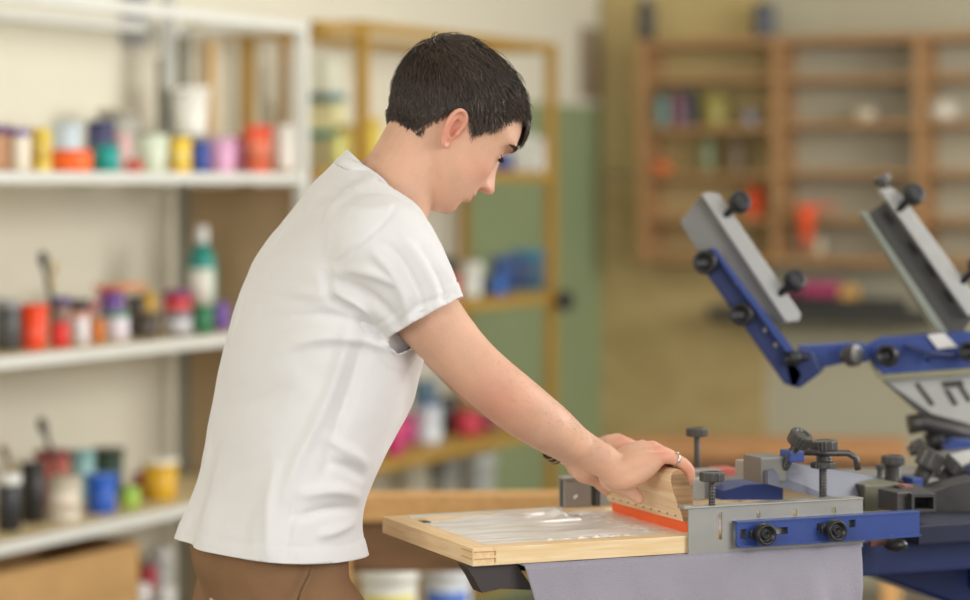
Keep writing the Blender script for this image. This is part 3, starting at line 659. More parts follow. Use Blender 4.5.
# red strip and blue curved shroud
pblock(716, 468, 738, 476, 3.60, .03, 'red_strip', cm((200, 104, 90)), press)
mb = MB(); pts = [W(722, 500, 3.47), W(724, 491, 3.47), W(745, 485, 3.47), W(775, 483, 3.47), W(783, 487, 3.47), W(783, 500, 3.47)]; mb.prism(pts, Q*.06); mb.build('blue_shroud', blue, press)
# central arm: block, square tubes, tilted knob
a_arm = thing  # noqa
pblock(744, 461, 768, 478, 3.40, .03, 'arm_tip', steel, press)
pblock(759, 457, 789, 483, 3.36, .05, 'arm_block', mat('worn_dark_steel', (122,120,114), .5, .4), press, .003)
mb = MB(); mb.prism([W(768, 484, 3.345), W(768, 471, 3.345), W(790, 463, 3.40), W(886, 478, 3.62), W(890, 512, 3.58), W(860, 508, 3.50)], Q*.035); mb.build('arm_bar', mat('greyed_blue_steel', (104, 106, 120), .6, .0), press)
mb = MB(); mb.box(W(842, 476, 3.75), (.30, .10, .008), PAX, bev=.002); mb.build('arm_top_plate', steel, press)
s = screw(W(784, 468, 3.37), W(803, 433, 3.35), .006, .016, .018, press)
mb = MB(); c = W(792, 457, 3.37); mb.box(c+Z*.002, (.022, .03, .016), PAX, bev=.003); mb.build('hinge', blue, press)
screw(W(823, 498, 3.39), W(823, 462, 3.39), .005, .017, .008, press); screw(W(824, 462, 3.42), W(823, 440, 3.42), .010, .020, .014, press)
mb = MB(); mb.tube([W(803, 452, 3.40), W(830, 453, 3.41), W(848, 453, 3.42), W(856, 458, 3.42), W(858, 470, 3.42)], .0045, 10); mb.build('bent_rod', dsteel, press)
# rear of the arm: pivot block with an open square tube
pblock(862, 484, 905, 511, 3.52, .06, 'pivot_block', mat('olive_grey_steel', (120, 118, 100), .5, .4), press, .003)
def open_tube(c, w, h, L, axis, m, par, name='square_tube'):
    axis = V(axis).normalized(); X = axis.cross(Z).normalized(); Zz = X.cross(axis); mb = MB(); t = .004
    for (dx, dz_, ww, hh) in ((0, h/2-t/2, w, t), (0, -h/2+t/2, w, t), (w/2-t/2, 0, t, h-2*t), (-w/2+t/2, 0, t, h-2*t)):
        mb.box(V(c)+X*dx+Zz*dz_+axis*L/2, (ww, L, hh), (X, axis, Zz))
    o = mb.build(name, m, par)
    mb = MB(); mb.box(V(c)+axis*(L*.4), (w-2*t, .01, h-2*t), (X, axis, Zz)); mb.build('tube_plug', black, o); return o
open_tube(W(924, 503, 3.42), .034, .024, .12, (-.05, 1, 0), dsteel, press)
pblock(896, 492, 914, 512, 3.43, .05, 'pivot_block', dsteel, press)
for (x0, y0, x1, y1, d, rs, rh, hh) in ((893, 486, 893, 455, 3.62, .012, .017, .014), (915, 490, 935, 450, 3.7, .012, .02, .03), (909, 452, 925, 444, 3.8, .008, .012, .02), (880, 490, 880, 464, 3.6, .004, .006, .008), (940, 480, 958, 462, 3.75, .01, .02, .02)):
    screw(W(x0, y0, d), W(x1, y1, d), rs, rh, hh, press)
pblock(912, 478, 924, 492, 3.6, .03, 'blue_bracket', blue, press); pblock(904, 485, 914, 490, 3.5, .02, 'red_tab', cm((150, 90, 76)), press)
mb = MB(); mb.prism([W(925, 478, 3.8), W(944, 456, 3.85), W(985, 446, 3.9), W(985, 498, 3.8), W(935, 496, 3.8)], Q*.04); mb.build('cast_arm', steel, press)
mb = MB(); mb.prism([W(915, 500, 3.62), W(950, 486, 3.62), W(985, 478, 3.62), W(985, 520, 3.62), W(915, 520, 3.62)], Q*.05); mb.build('cast_arm', dsteel, press)
# blue angle bar over the plate with two round knobs
bz0, bz1 = CAMZ-(548.5-CY)/FPX*3.26, CAMZ-(524-CY)/FPX*3.26
b_off = -.018
ba0 = .366; ba1 = .645
bar = plate_slots(ba0, ba1, b_off, bz0+.0005, bz1, .004, [(ba0+.058, (bz0+bz1)/2+.002, .036, .009), (ba0+.010, (bz0+bz1)/2+.001, .010, .012), (ba0+.138, (bz0+bz1)/2+.004, .036, .009), (ba0+.174, (bz0+bz1)/2+.006, .010, .010)], 'angle_bar', blue, press)
mb = MB(); mb.box(F((ba0+ba1)/2, b_off+.008, bz1), (ba1-ba0, .018, .003), PAX, bev=.0006); mb.box(F((ba0+ba1)/2, b_off-.002, bz0+.001), (ba1-ba0, .006, .003), PAX); mb.build('bar_flange', blue, bar)
for px, py, r in ((767, 535, .0150), (838, 531, .0148)):
    d = A0.y+b_off+.13; c = ray_plane(px, py, F(.4, b_off-.022, 0), Q)
    ax = -Q; X = P; kb = MB()
    kb.lathe(c-ax*.014, [(r*.45,0),(r*.5,.002),(r*.98,.003),(r,.006),(r*.97,.013),(r*.88,.016),(r*.70,.0155),(r*.62,.011),(r*.42,.010),(r*.40,.013),(r*.22,.013),(r*.2,.010)], 30, (X, Z, ax))
    k = kb.build('round_knob', black, press)
    mb = MB(); mb.cyl(c+Q*.01, c+Q*.024, .0045, 12); mb.build('bolt', dsteel, k)
    mb = MB(); mb.box(c+Q*.013-P*.012, (.014, .006, .010), PAX, bev=.002); mb.build('clip', black, k)
# blue carriage beams below and behind the bar
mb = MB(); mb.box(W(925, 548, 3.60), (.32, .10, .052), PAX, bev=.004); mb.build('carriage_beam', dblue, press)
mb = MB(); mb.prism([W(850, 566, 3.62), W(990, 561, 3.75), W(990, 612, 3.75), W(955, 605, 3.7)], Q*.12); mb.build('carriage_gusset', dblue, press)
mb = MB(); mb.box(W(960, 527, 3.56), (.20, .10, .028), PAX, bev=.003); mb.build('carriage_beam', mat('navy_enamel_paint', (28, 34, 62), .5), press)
mb = MB(); mb.ball(W(896, 545, 3.45), .012, 14, (1.4,1,.8)); mb.build('rubber_foot', black, press)
mb = MB(); mb.box(W(882, 543, 3.47), (.04, .01, .006), PAX); mb.build('red_tab', cm((120, 76, 66)), press)
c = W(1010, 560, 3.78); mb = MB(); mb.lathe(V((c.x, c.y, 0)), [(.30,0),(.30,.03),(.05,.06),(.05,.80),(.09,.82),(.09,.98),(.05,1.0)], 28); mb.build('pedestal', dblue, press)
# platen under the screen
pz = .929
mb = MB(); mb.box(F(.300, FW/2+.01, pz), (.510, .30, .012), PAX, bev=.003); pl = mb.build('platen', rubber, press)
mb = MB(); mb.box(F(.45, FW/2+.03, pz-.03), (.50, .06, .03), PAX, bev=.003); mb.build('platen_arm', black, pl)
FP = lambda px, py, b: ray_plane(px, py, F(0, b, 0), Q)
mb = MB(); mb.prism([FP(466,566,.012), FP(516,563,.012), FP(534,590,.012), FP(500,589,.012), FP(482,593,.012), FP(474,578,.012)], Q*.03); mb.build('platen_bracket', mat('charcoal_steel', (66,60,60), .6), pl)
# upper arm with raised clamp
D1 = 3.95; DB = V((.35, .94, 0))*.05
def poly(pts, d, off, name, m, par, bevel=.002):
    mb = MB(); mb.prism([W(x, y, d) for x, y in pts], off); return mb.build(name, m, par, bevel=bevel)
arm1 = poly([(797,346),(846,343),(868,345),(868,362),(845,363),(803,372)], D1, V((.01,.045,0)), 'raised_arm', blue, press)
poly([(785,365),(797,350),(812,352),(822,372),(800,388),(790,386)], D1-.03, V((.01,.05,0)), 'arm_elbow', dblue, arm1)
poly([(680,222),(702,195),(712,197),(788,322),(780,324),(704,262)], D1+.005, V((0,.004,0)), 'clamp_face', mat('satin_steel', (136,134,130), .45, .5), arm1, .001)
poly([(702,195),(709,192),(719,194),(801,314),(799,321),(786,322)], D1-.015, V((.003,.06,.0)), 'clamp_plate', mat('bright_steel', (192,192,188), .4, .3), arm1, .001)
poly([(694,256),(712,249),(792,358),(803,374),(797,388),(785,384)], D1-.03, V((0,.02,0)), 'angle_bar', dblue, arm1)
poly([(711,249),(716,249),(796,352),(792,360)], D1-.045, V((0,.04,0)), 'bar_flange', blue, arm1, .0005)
def rknob(px, py, d, r, par, ax=(-.25,-1,.12)):
    c = W(px, py, d); ax = V(ax).normalized(); X = ax.orthogonal().normalized(); Y = ax.cross(X); kb = MB()
    kb.lathe(c, [(r*.4,-.02),(r*.4,.0),(r*.98,.001),(r,.006),(r*.97,.016),(r*.85,.019),(r*.68,.018),(r*.6,.013),(r*.3,.013),(r*.2,.010)], 26, (X, Y, ax)); return kb.build('round_knob', black, par)
def tknob(x0, y0, x1, y1, d, par):
    """screw with a round knurled head turned part way to the viewer"""
    a = W(x0, y0, d+.015); b = W(x1, y1, d-.012); mb = MB(); mb.cyl(a, b, .0062, 12)
    knurled(b-V((.45,-.75,.45)).normalized()*.006, (.45,-.75,.45), .0175, .018, '', None, None, mb); return mb.build('clamp_screw', mat('blackened_steel', (50,50,52), .4, .4), par)
rknob(706, 263, D1-.035, .019, arm1); rknob(742, 315, D1-.035, .019, arm1)
rknob(797, 358, D1-.04, .012, arm1, (-1,-.6,0))
tknob(722, 218, 739, 203, D1-.02, arm1); tknob(776, 297, 794, 281, D1-.02, arm1)
for px, py in ((737, 283), (765, 330), (776, 345)):
    mb = MB(); mb.ball(W(px, py, D1-.035), .004, 10); mb.build('bolt', steel, arm1)
screw(W(842, 357, D1-.02), W(858, 355, D1-.04), .008, .017, .018, arm1, m=dsteel)
# blue main hub plate with slotted white gusset
hub = poly([(864,346),(880,338),(990,331),(990,370),(886,377),(872,366)], D1+.02, V((.01,.05,0)), 'hub_plate', blue, press)
poly([(927,335),(944,333),(958,347),(938,349)], D1+.012, V((0,.004,0)), 'white_sticker', cm((226,224,220)), hub, .0002)
poly([(865,350),(880,375),(990,367),(990,371),(878,379)], D1+.015, V((0,.01,0)), 'hub_edge', mat('yellowish_edge', (150,146,110), .5), hub, .0003)
rknob(889, 356, D1-.01, .018, hub, (-.5,-1,.1)); rknob(969, 352, D1-.01, .016, hub)
mb = MB(); mb.tube([W(903,346,D1), W(925,353,D1), W(955,356,D1)], .004, 8); mb.tube([W(925,353,D1), W(928,362,D1)], .004, 8); mb.build('latch_rod', dblue, hub)
gus = poly([(882,380),(990,373),(990,434),(955,432),(925,410)], D1+.05, V((.0,.008,0)), 'slotted_gusset', mat('pale_grey_enamel', (188,188,180), .4, .1), press)
poly([(876,374),(882,379),(926,410),(958,432),(952,434),(918,412)], D1+.045, V((0,.02,0)), 'gusset_edge', dsteel, gus, .0005)
for pts in ([(915,384),(919,383),(935,404),(931,406)], [(942,382),(962,380),(964,386),(944,388)], [(945,390),(949,389),(958,404),(954,406)], [(958,386),(962,385),(972,400),(968,402)]):
    poly(pts, D1+.046, V((0,.004,0)), 'slot', cm((70,66,62)), gus, .0003)
# second raised clamp
D2 = 4.05
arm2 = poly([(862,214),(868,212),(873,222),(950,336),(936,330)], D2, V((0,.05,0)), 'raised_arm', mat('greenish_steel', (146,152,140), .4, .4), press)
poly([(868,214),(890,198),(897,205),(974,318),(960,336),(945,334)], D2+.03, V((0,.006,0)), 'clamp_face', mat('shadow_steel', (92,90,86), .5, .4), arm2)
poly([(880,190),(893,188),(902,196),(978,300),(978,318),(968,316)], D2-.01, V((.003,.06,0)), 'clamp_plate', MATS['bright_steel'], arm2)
tknob(898, 210, 913, 195, D2-.02, arm2); screw(W(887, 190, D2+.05), W(880, 176, D2+.05), .006, .015, .012, arm2); tknob(962, 282, 978, 266, D2-.02, arm2)
for px, py in ((888, 218), (912, 248), (930, 270), (948, 296)):
    mb = MB(); c = W(px, py, D2+.022); mb.box(c, (.022, .006, .006), (V((.55,0,-.83)), V((0,1,0)), V((.83,0,.55)))); mb.build('slot', black, arm2)
# dark linkage at the right edge
mb = MB(); mb.tube([W(908,425,4.0), W(925,422,4.0), W(955,430,4.0), W(990,440,4.0)], .016, 12); mb.build('linkage_tube', dsteel, press)
mb = MB(); mb.tube([W(935,432,4.0), W(940,450,4.0)], .02, 12); mb.build('linkage_tube', black, press)
poly([(946,446),(955,440),(990,442),(990,462),(950,460)], 3.9, V((0,.05,0)), 'blue_bracket', blue, press)
poly([(955,455),(990,462),(990,468),(955,461)], 3.88, V((0,.02,0)), 'lever', dsteel, press)
poly([(940,430),(990,425),(990,445),(960,446)], 4.1, V((0,.05,0)), 'linkage_plate', black, press)

# ---------------------------------------------------------------- garment on the platen
cloth = mat('lavender_grey_cotton', (158, 153, 164), .85, var=.03, vscale=6, bump=.25, bscale=400, spec=.2)
na, nz = 150, 60; vs = []; fs = []
a0c, a1c = .068, .560
for i in range(na+1):
    for j in range(nz+1):
        u = i/na; v = j/nz; z = .9362-.40*v
        a = a0c+(a1c-a0c)*u + .10*v*(1-u) + (-.02*v*u)
        fold = .018*v*math.sin(u*26+3*v)+.012*v*math.sin(u*41+1.3+7*v)+.006*math.sin(u*75-12*v)*v+.012*math.sin(u*12+v*9)*min(1,v*3)
        bb = -.0075 - .018*min(1, v*4) - .02*v + fold + .006*noise.noise(V((u*9, v*6, 2)))*min(1, v*5)
        vs.append(F(a, bb, z))
w = nz+1
for i in range(na):
    for j in range(nz): k = i*w+j; fs.append((k, k+1, k+w+1, k+w))
# top sheet over the platen
base = len(vs); nb2 = 12
for i in range(na+1):
    for j in range(nb2+1):
        u = i/na; bb = -.0075+(FW)*j/nb2; vs.append(F(a0c+(a1c-a0c)*u, bb, .9358+.0003*math.sin(u*30)))
w2 = nb2+1
for i in range(na):
    for j in range(nb2): k = base+i*w2+j; fs.append((k, k+w2, k+w2+1, k+1))
mb = MB(); mb.add(vs, fs, True); ob = mb.build('draped_garment', cloth, None, F(.33, .1, .923))
sm_ = ob.modifiers.new('solid', 'SOLIDIFY'); sm_.thickness = .0016; sm_.offset = -1
tag(ob, 'lavender grey cotton garment stretched over the platen and hanging below the frame', 'garment')
# ================================================================ the man
YAW = math.radians(20); MF = V((math.cos(YAW), math.sin(YAW), 0)); ML = V((-MF.y, MF.x, 0)); M0 = V((-.27, 3.29, 0))
def T(px, py, lat=0): return ray_plane(px, py, M0+ML*lat, ML)      # point of the man's own upright planes
def SQ(px, py, b): return ray_plane(px, py, E+Q*b, Q)
def smooth_path(pts, rs, k=5):
    """Catmull-Rom resampling of a centre line with its radii"""
    P_ = [V(p) for p in pts]; out = []; ro = []
    for i in range(len(P_)-1):
        p0 = P_[max(i-1, 0)]; p1 = P_[i]; p2 = P_[i+1]; p3 = P_[min(i+2, len(P_)-1)]
        for j in range(k):
            t = j/k; t2 = t*t; t3 = t2*t
            out.append(.5*((2*p1)+(p2-p0)*t+(2*p0-5*p1+4*p2-p3)*t2+(3*p1-p0-3*p2+p3)*t3)); ro.append(rs[i]*(1-t)+rs[i+1]*t)
    out.append(P_[-1]); ro.append(rs[-1]); return out, ro
def limb(mb, pts, rs, n=20, flat=None, up=None, k=5):
    p, r = smooth_path(pts, rs, k); mb.tube(p, r, n, True, True, flat, up)
    if not flat: mb.ball(p[0], r[0]*.995, n); mb.ball(p[-1], r[-1]*.995, n)
def remeshed(mb, vox, smooth_n=4, fac=.5):
    me = bpy.data.meshes.new('tmp'); me.from_pydata([tuple(p) for p in mb.v], [], mb.f)
    o = bpy.data.objects.new('tmp', me); COL.objects.link(o)
    m = o.modifiers.new('r', 'REMESH'); m.mode = 'VOXEL'; m.voxel_size = vox; m.use_smooth_shade = True
    if smooth_n:
        s = o.modifiers.new('s', 'SMOOTH'); s.iterations = smooth_n; s.factor = fac
    dg = bpy.context.evaluated_depsgraph_get(); dg.update()
    res = bpy.data.meshes.new_from_object(o.evaluated_get(dg)); bpy.data.objects.remove(o, do_unlink=True); return res

# ---------------------------------------------------------------- head (own frame: x forward, y left, z up, metres)
HY, HP, HR_ = math.radians(25), math.radians(35), math.radians(0)
HM = Matrix.Rotation(HY, 3, 'Z') @ Matrix.Rotation(HP, 3, 'Y') @ Matrix.Rotation(HR_, 3, 'X')
HC = T(433, 135, 0.0)
def Hd(p): return HC + HM @ V(p)
HMI = HM.inverted()
LV = [ # z, front x, back x, half width, front exponent
 (.1265,.018,-.012,.012,2),(.1245,.032,-.028,.026,2),(.119,.050,-.046,.042,2),(.108,.072,-.062,.055,2.1),(.095,.087,-.071,.063,2.2),(.080,.097,-.0765,.0675,2.25),
 (.065,.102,-.079,.070,2.3),(.050,.1035,-.080,.0715,2.35),(.044,.1030,-.079,.071,2.35),(.031,.0980,-.078,.0697,2.25),(.010,.094,-.072,.0672,2.2),
 (-.008,.0945,-.064,.0650,2.15),(-.022,.0930,-.052,.0625,2.1),(-.038,.0915,-.036,.0580,2.05),(-.050,.0865,-.020,.0530,2.0),(-.060,.0815,-.002,.0460,2.0),
 (-.068,.0790,.012,.0385,2.0),(-.075,.0745,.024,.0300,2.0),(-.0805,.067,.034,.0205,2.0),(-.0835,.058,.044,.009,2.0)]
def lv(z):
    if z >= LV[0][0]: return LV[0][1:]
    for a, b in zip(LV, LV[1:]):
        if b[0] <= z:
            t = (a[0]-z)/(a[0]-b[0]); return tuple(a[i]*(1-t)+b[i]*t for i in range(1, 5))
    return LV[-1][1:]
g = lambda x, c, s: math.exp(-((x-c)/s)**2)
def interp(tab, z):
    if z >= tab[0][0]: return tab[0][1]
    for a, b in zip(tab, tab[1:]):
        if b[0] <= z:
            t = (a[0]-z)/(a[0]-b[0]); t = t*t*(3-2*t) if False else t; return a[1]*(1-t)+b[1]*t
    return tab[-1][1]
NOSE = [(.046,0),(.036,.0015),(.030,.0035),(.022,.0070),(.012,.0118),(.002,.0170),(-.006,.0215),(-.0105,.0243),(-.0145,.0247),(-.0178,.0225),(-.0200,.0175),(-.0220,.0100),(-.0245,.003),(-.028,.0)]
NW = [(.030,.0075),(.016,.0070),(.0,.0088),(-.010,.0105),(-.018,.0105),(-.027,.009)]
def feat(y, z):
    ay = abs(y); d = 0
    d += interp(NOSE, z)*math.exp(-(ay/interp(NW, z))**2.4)
    d += .0085*g(ay, .0135, .0050)*g(z, -.0150, .0066)                 # nostril wings
    d -= .0100*g(ay, .0088, .0034)*g(z, -.0222, .0034)                 # nostrils
    d -= .0100*g(ay, .0300, .0150)*g(z, .0310, .0110)                  # eye sockets
    d -= .0030*g(ay, .0150, .0060)*g(z, .0300, .0100)
    d += .0068*g(ay, .0310, .0115)*g(z, .0295, .0078)                  # lids over the eyeballs
    d -= .0016*g(ay, .0310, .0120)*g(z, .0370, .0016)                  # lid crease
    d -= .0014*g(ay, .0310, .0120)*g(z, .0245, .0014)
    d += .0040*g(ay, .0270, .0190)*g(z, .0455, .0065)                  # brow ridge
    d += .0030*g(ay, .0460, .0160)*g(z, -.0020, .0130)                 # cheekbone
    d -= .0030*g(ay, .0420, .0140)*g(z, -.0380, .0140)
    d += .0066*g(ay, .0, .0190)*g(z, -.0345, .0044)                    # upper lip
    d -= .0042*g(ay, .0, .0220)*g(z, -.0392, .0014)                    # mouth line
    d += .0074*g(ay, .0, .0170)*g(z, -.0440, .0044)                    # lower lip
    d -= .0036*g(ay, .0, .0180)*g(z, -.0525, .0045)
    d += .0046*g(ay, .0, .0160)*g(z, -.0680, .0090)                    # chin
    d -= .0018*g(ay, .0, .0030)*g(z, -.0290, .0040)                    # philtrum
    return d
def headpt(th, z, off=0):
    xf, xb, w, nf = lv(z); xc = xb+(xf-xb)*.46; c, s = math.cos(th), math.sin(th)
    if c >= 0:
        e = 2/nf; x = xc+(xf-xc)*(abs(c)**e); y = w*(abs(s)**e)*(1 if s >= 0 else -1)
    else: x = xc+(xc-xb)*c; y = w*s
    if c > 0: x += feat(y, z)*min(1, c*2.2)
    return V((x, y, z))
def head_grid(nth=220, nz=190):
    zs = [LV[0][0]+.0012-(LV[0][0]+.0012-(LV[-1][0]-.0006))*(j/nz) for j in range(nz+1)]
    vs = []; fs = []
    for z in zs:
        for i in range(nth): vs.append(headpt(2*math.pi*i/nth, z))
    for j in range(nz):
        for i in range(nth):
            a = j*nth+i; b = j*nth+(i+1) % nth; fs.append((a, a+nth, b+nth, b))
    fs.append(tuple(range(nth))); fs.append(tuple(range(nz*nth, (nz+1)*nth))[::-1]); return vs, fs
hv, hf = head_grid()
body = MB(); body.add([Hd(p) for p in hv], hf, True)
# ears
def ear(sgn):
    o = V((-.005, sgn*.0655, .003)); ES = .90
    def e(x, z, out): return Hd(o+V((x*ES*.92, sgn*out*ES, z*ES)))
    helix = [(.010,.004,.004),(.011,.016,.008),(.006,.0255,.012),(-.004,.0295,.0155),(-.014,.026,.018),(-.0195,.016,.0195),(-.0195,.004,.0185),(-.0155,-.008,.0155),(-.009,-.018,.011),(-.003,-.0255,.007),(.004,-.0265,.004),(.007,-.020,.002)]
    p = [e(*q) for q in helix]; limb(body, p, [.0030,.0032,.0032,.0032,.0034,.0034,.0034,.0036,.0040,.0044,.0040,.003], 10, k=4)
    anti = [(.000,.018,.007),(-.008,.018,.011),(-.0115,.008,.013),(-.0105,-.004,.012),(-.004,-.012,.009),(.003,-.013,.006)]
    limb(body, [e(*q) for q in anti], [.0026,.003,.0032,.0032,.003,.0024], 10, k=4)
    limb(body, [e(.0085,-.006,.002), e(.009,.0,.006), e(.0095,.004,.004)], [.003,.0036,.003], 10)      # tragus
    # shell behind the rim
    vs = []; ring = [V(q) for q in helix]; c = V((-.004, .002, .001)); n = len(ring); sh = []
    P2, _ = smooth_path([e(*q) for q in helix]+[e(*helix[0])], [.003]*(n+1), 4)
    cc = Hd(o+V((-.003, sgn*.001, 0))); k = len(P2)
    inn = [cc.lerp(p, .62)+(HM@V((0, -sgn*.0035, 0))) for p in P2]
    bk = [p+(HM@V((0, -sgn*.0040, 0))) for p in P2]; bc = [cc+(HM@V((0, -sgn*.008, 0)))]
    vv = P2+inn+[cc]+bk+bc; fs = []
    for i in range(k-1):
        fs += [(i, i+1, k+i+1, k+i), (k+i, k+i+1, 2*k), (i+1, i, 2*k+1+i, 2*k+2+i), (2*k+2+i, 2*k+1+i, 3*k+1)]
    body.add(vv, fs, True)
ear(-1); ear(1)
# neck and torso core
limb(body, [T(372,232), T(386,206), T(399,182), T(412,160), T(424,138)], [.064,.058,.0535,.0525,.052], 28)
limb(body, [T(402,203), T(413,187), T(428,172), T(437,164)], [.032,.033,.030,.026], 20)      # throat
limb(body, [T(398,166), T(376,179), T(360,194)], [.036,.031,.030], 20)
limb(body, [T(362,236,-.10), T(374,226,-.05), T(382,214,0), T(374,226,.05), T(362,236,.10)], [.032,.030,.042,.030,.032], 20)
limb(body, [T(355,250), T(335,320), T(312,400), T(292,470), T(275,540), T(270,600)], [.076,.080,.076,.075,.078,.080], 28)
limb(body, [T(358,262,-.09), T(335,330,-.08), T(305,420,-.07), T(278,540,-.08)], [.056,.06,.06,.07], 24)
limb(body, [T(358,262,.09), T(335,330,.08), T(305,420,.07), T(278,540,.08)], [.056,.06,.06,.07], 24)
# legs inside the trousers
zk = lambda x, lat, z: M0+MF*x+ML*lat+Z*z
hipx = (T(272,575)-M0).dot(MF)
for sg in (-1, 1):
    limb(body, [zk(hipx, sg*.085, .86), zk(hipx+.02, sg*.10, .50), zk(hipx-.01, sg*.105, .10)], [.075,.052,.036], 20)
# arms
RA = [(374,240,-.145,.052),(394,268,-.170,.054),(420,306,-.186,.0455),(446,338,-.196,.0400),(470,364,-.204,.0378),(492,384,-.208,.0375),(510,399,-.206,.0378),(528,413,-.200,.0368),(548,427,-.188,.0338)]
ra_p = [T(a, b, l) for a, b, l, r in RA]; ra_r = [r for *_, r in RA]
SH = lambda a, b, c: S(a-.009, b, c)
WR = SH(-.078, .052, .0860)
limb(body, ra_p+[SQ(572,444,.062), SQ(590,454,.056), SQ(605,462,.053), WR], ra_r+[.0280,.0250,.0225,.0205], 26)
LA = [(356,240,.145,.052),(385,272,.180,.050),(412,308,.200,.042),(438,338,.210,.0385),(462,364,.214,.0375),(484,388,.205,.0375),(506,403,.188,.0325),(530,420,.165,.0270)]
WLp = SH(-.084, .165, .096)
limb(body, [T(a, b, l) for a, b, l, r in LA]+[WLp-P*.035+Z*.022, WLp], [r for *_, r in LA]+[.0225,.0205], 26)
# hands closed on the squeegee grip
def hand(bw, bs, sg):
    """bs: offsets of little, ring, middle and index finger along the grip; the thumb hooks the near face"""
    Wc = SH(-.080, bw, .0865)
    lens = [.86, .95, 1.0, .97]
    mcp = [SH(-.026, bs[0], .1055), SH(-.022, bs[1], .1115), SH(-.021, bs[2], .1145), SH(-.025, bs[3], .1140)]
    rad = [.0082, .0088, .0092, .0090]
    for i in range(4):
        m = mcp[i]; s_ = [-.75, -.25, .25, .75][i]
        wq = Wc+Q*sg*s_*.016
        limb(body, [wq, wq.lerp(m, .5)+Z*.004, m], [.0165, .0135+.001*(i in (1, 2)), rad[i]*1.12], 14)
        L = lens[i]
        pip = SH(.0045, bs[i], .0990-.002*(i == 0))
        d1 = SH(.0150, bs[i], .0860); d2 = SH(.0150, bs[i], .076-.008*(L-.86)/.14); tip = SH(.0130, bs[i], .0715-.018*(L-.86)/.14)
        limb(body, [m, m.lerp(pip, .5)+Z*.0025, pip, d1, d2, tip], [rad[i]*1.12, rad[i]*.98, rad[i]*1.03, rad[i]*.97, rad[i]*.93, rad[i]*.78], 14, k=4)
    # ball of the palm resting on the top edge, and the heel
    limb(body, [Wc-Z*.004, SH(-.072, bw-sg*.020, .078), SH(-.052, bs[0]+sg*.008, .088), SH(-.034, bs[0]+sg*.002, .100)], [.0175,.0165,.0150,.0105], 16)
    limb(body, [Wc, SH(-.070, bw, .090), SH(-.046, (bs[1]+bs[2])/2, .100)], [.018,.0185,.0165], 16)
    limb(body, [Wc-Z*.004, SH(-.074, bw+sg*.020, .080), SH(-.052, bs[3]-sg*.008, .096), SH(-.034, bs[3]-sg*.004, .106)], [.0165,.0160,.0145,.0115], 16)
    # thumb
    limb(body, [Wc+Q*sg*.008-Z*.006, SH(-.080, bw+sg*.014, .071), SH(-.062, bw+sg*.012, .064), SH(-.048, bw+sg*.008, .056), SH(-.0400, bw+sg*.004, .0470)], [.0150,.0140,.0112,.0105,.0082], 16)
hand(.056, [.018, .038, .058, .078], 1)
hand(.165, [.205, .185, .165, .145], -1)
import time
bme = remeshed(body, .0021, 5, .5)
bm = bmesh.new(); bm.from_mesh(bme)
asel = [v for v in bm.verts if -.05 < v.co.x < .165 and v.co.z < 1.24 and v.co.z > 1.0]
for _ in range(60): bmesh.ops.smooth_vert(bm, verts=asel, factor=.5, use_axis_x=True, use_axis_y=True, use_axis_z=True)
bm.to_mesh(bme); bm.free()
# colour attribute: the lips, ears, knuckles and fingertips are redder than the rest
me = bme; col = me.color_attributes.new('tint', 'FLOAT_COLOR', 'POINT')
kn = [SH(-.022, b, .112) for b in (.018,.038,.058,.078,.205,.185,.165,.145)]+[SH(.015, b, .09) for b in (.018,.038,.058,.078)]
elb = T(500, 410, -.25)
for i, v in enumerate(me.vertices):
    w = v.co; h = HMI @ (w-HC); lip = red = 0
    if h.x > .07 and -.06 < h.z < -.02:
        lip = max(0, min(1, 1.6-abs(h.z+.0385-.0006)/.0052-(abs(h.y)/.024)**4*1.6))
    if h.length < .16:
        if abs(h.y) > .064: red = max(red, .8*g(h.x, -.010, .02)*g(h.z, .004, .03))
        red = max(red, .55*g(h.z, -.014, .012)*g(abs(h.y), 0, .018)*(1 if h.x > .09 else 0), .35*g(h.z, -.008, .02)*g(abs(h.y), .045, .018)*(1 if h.x > .03 else 0))
    elif w.x > .1:
        red = max(.7*g((w-k).length, 0, .016) for k in kn)
    else: red = .45*g((w-elb).length, 0, .05)
    col.data[i].color = (min(1, max(0, lip)), red, 0, 1)
skin = mat('fair_skin', (218, 172, 144), .50, var=.07, vscale=26, bump=.12, bscale=340, sss=.12, spec=.35)
nt = skin.node_tree; b = nt.nodes['Principled BSDF']; src = b.inputs['Base Color'].links[0].from_socket
at = nt.nodes.new('ShaderNodeAttribute'); at.attribute_name = 'tint'; sp = nt.nodes.new('ShaderNodeSeparateColor'); nt.links.new(at.outputs['Color'], sp.inputs['Color'])
m1 = nt.nodes.new('ShaderNodeMix'); m1.data_type = 'RGBA'; m2 = nt.nodes.new('ShaderNodeMix'); m2.data_type = 'RGBA'
nt.links.new(sp.outputs[0], m1.inputs['Factor']); nt.links.new(src, m1.inputs[6]); m1.inputs[7].default_value = lin((196, 120, 108))+(1,)
nt.links.new(sp.outputs[1], m2.inputs['Factor']); nt.links.new(m1.outputs[2], m2.inputs[6]); m2.inputs[7].default_value = lin((220, 140, 118))+(1,)
nt.links.new(m2.outputs[2], b.inputs['Base Color'])
person = bpy.data.objects.new('person', bme); COL.objects.link(person); bme.materials.clear(); bme.materials.append(skin)
base0 = M0+MF*hipx
for v in bme.vertices: v.co -= base0
person.location = base0
tag(person, 'man in a white T-shirt leaning over the screen frame with both hands on the squeegee', 'person')

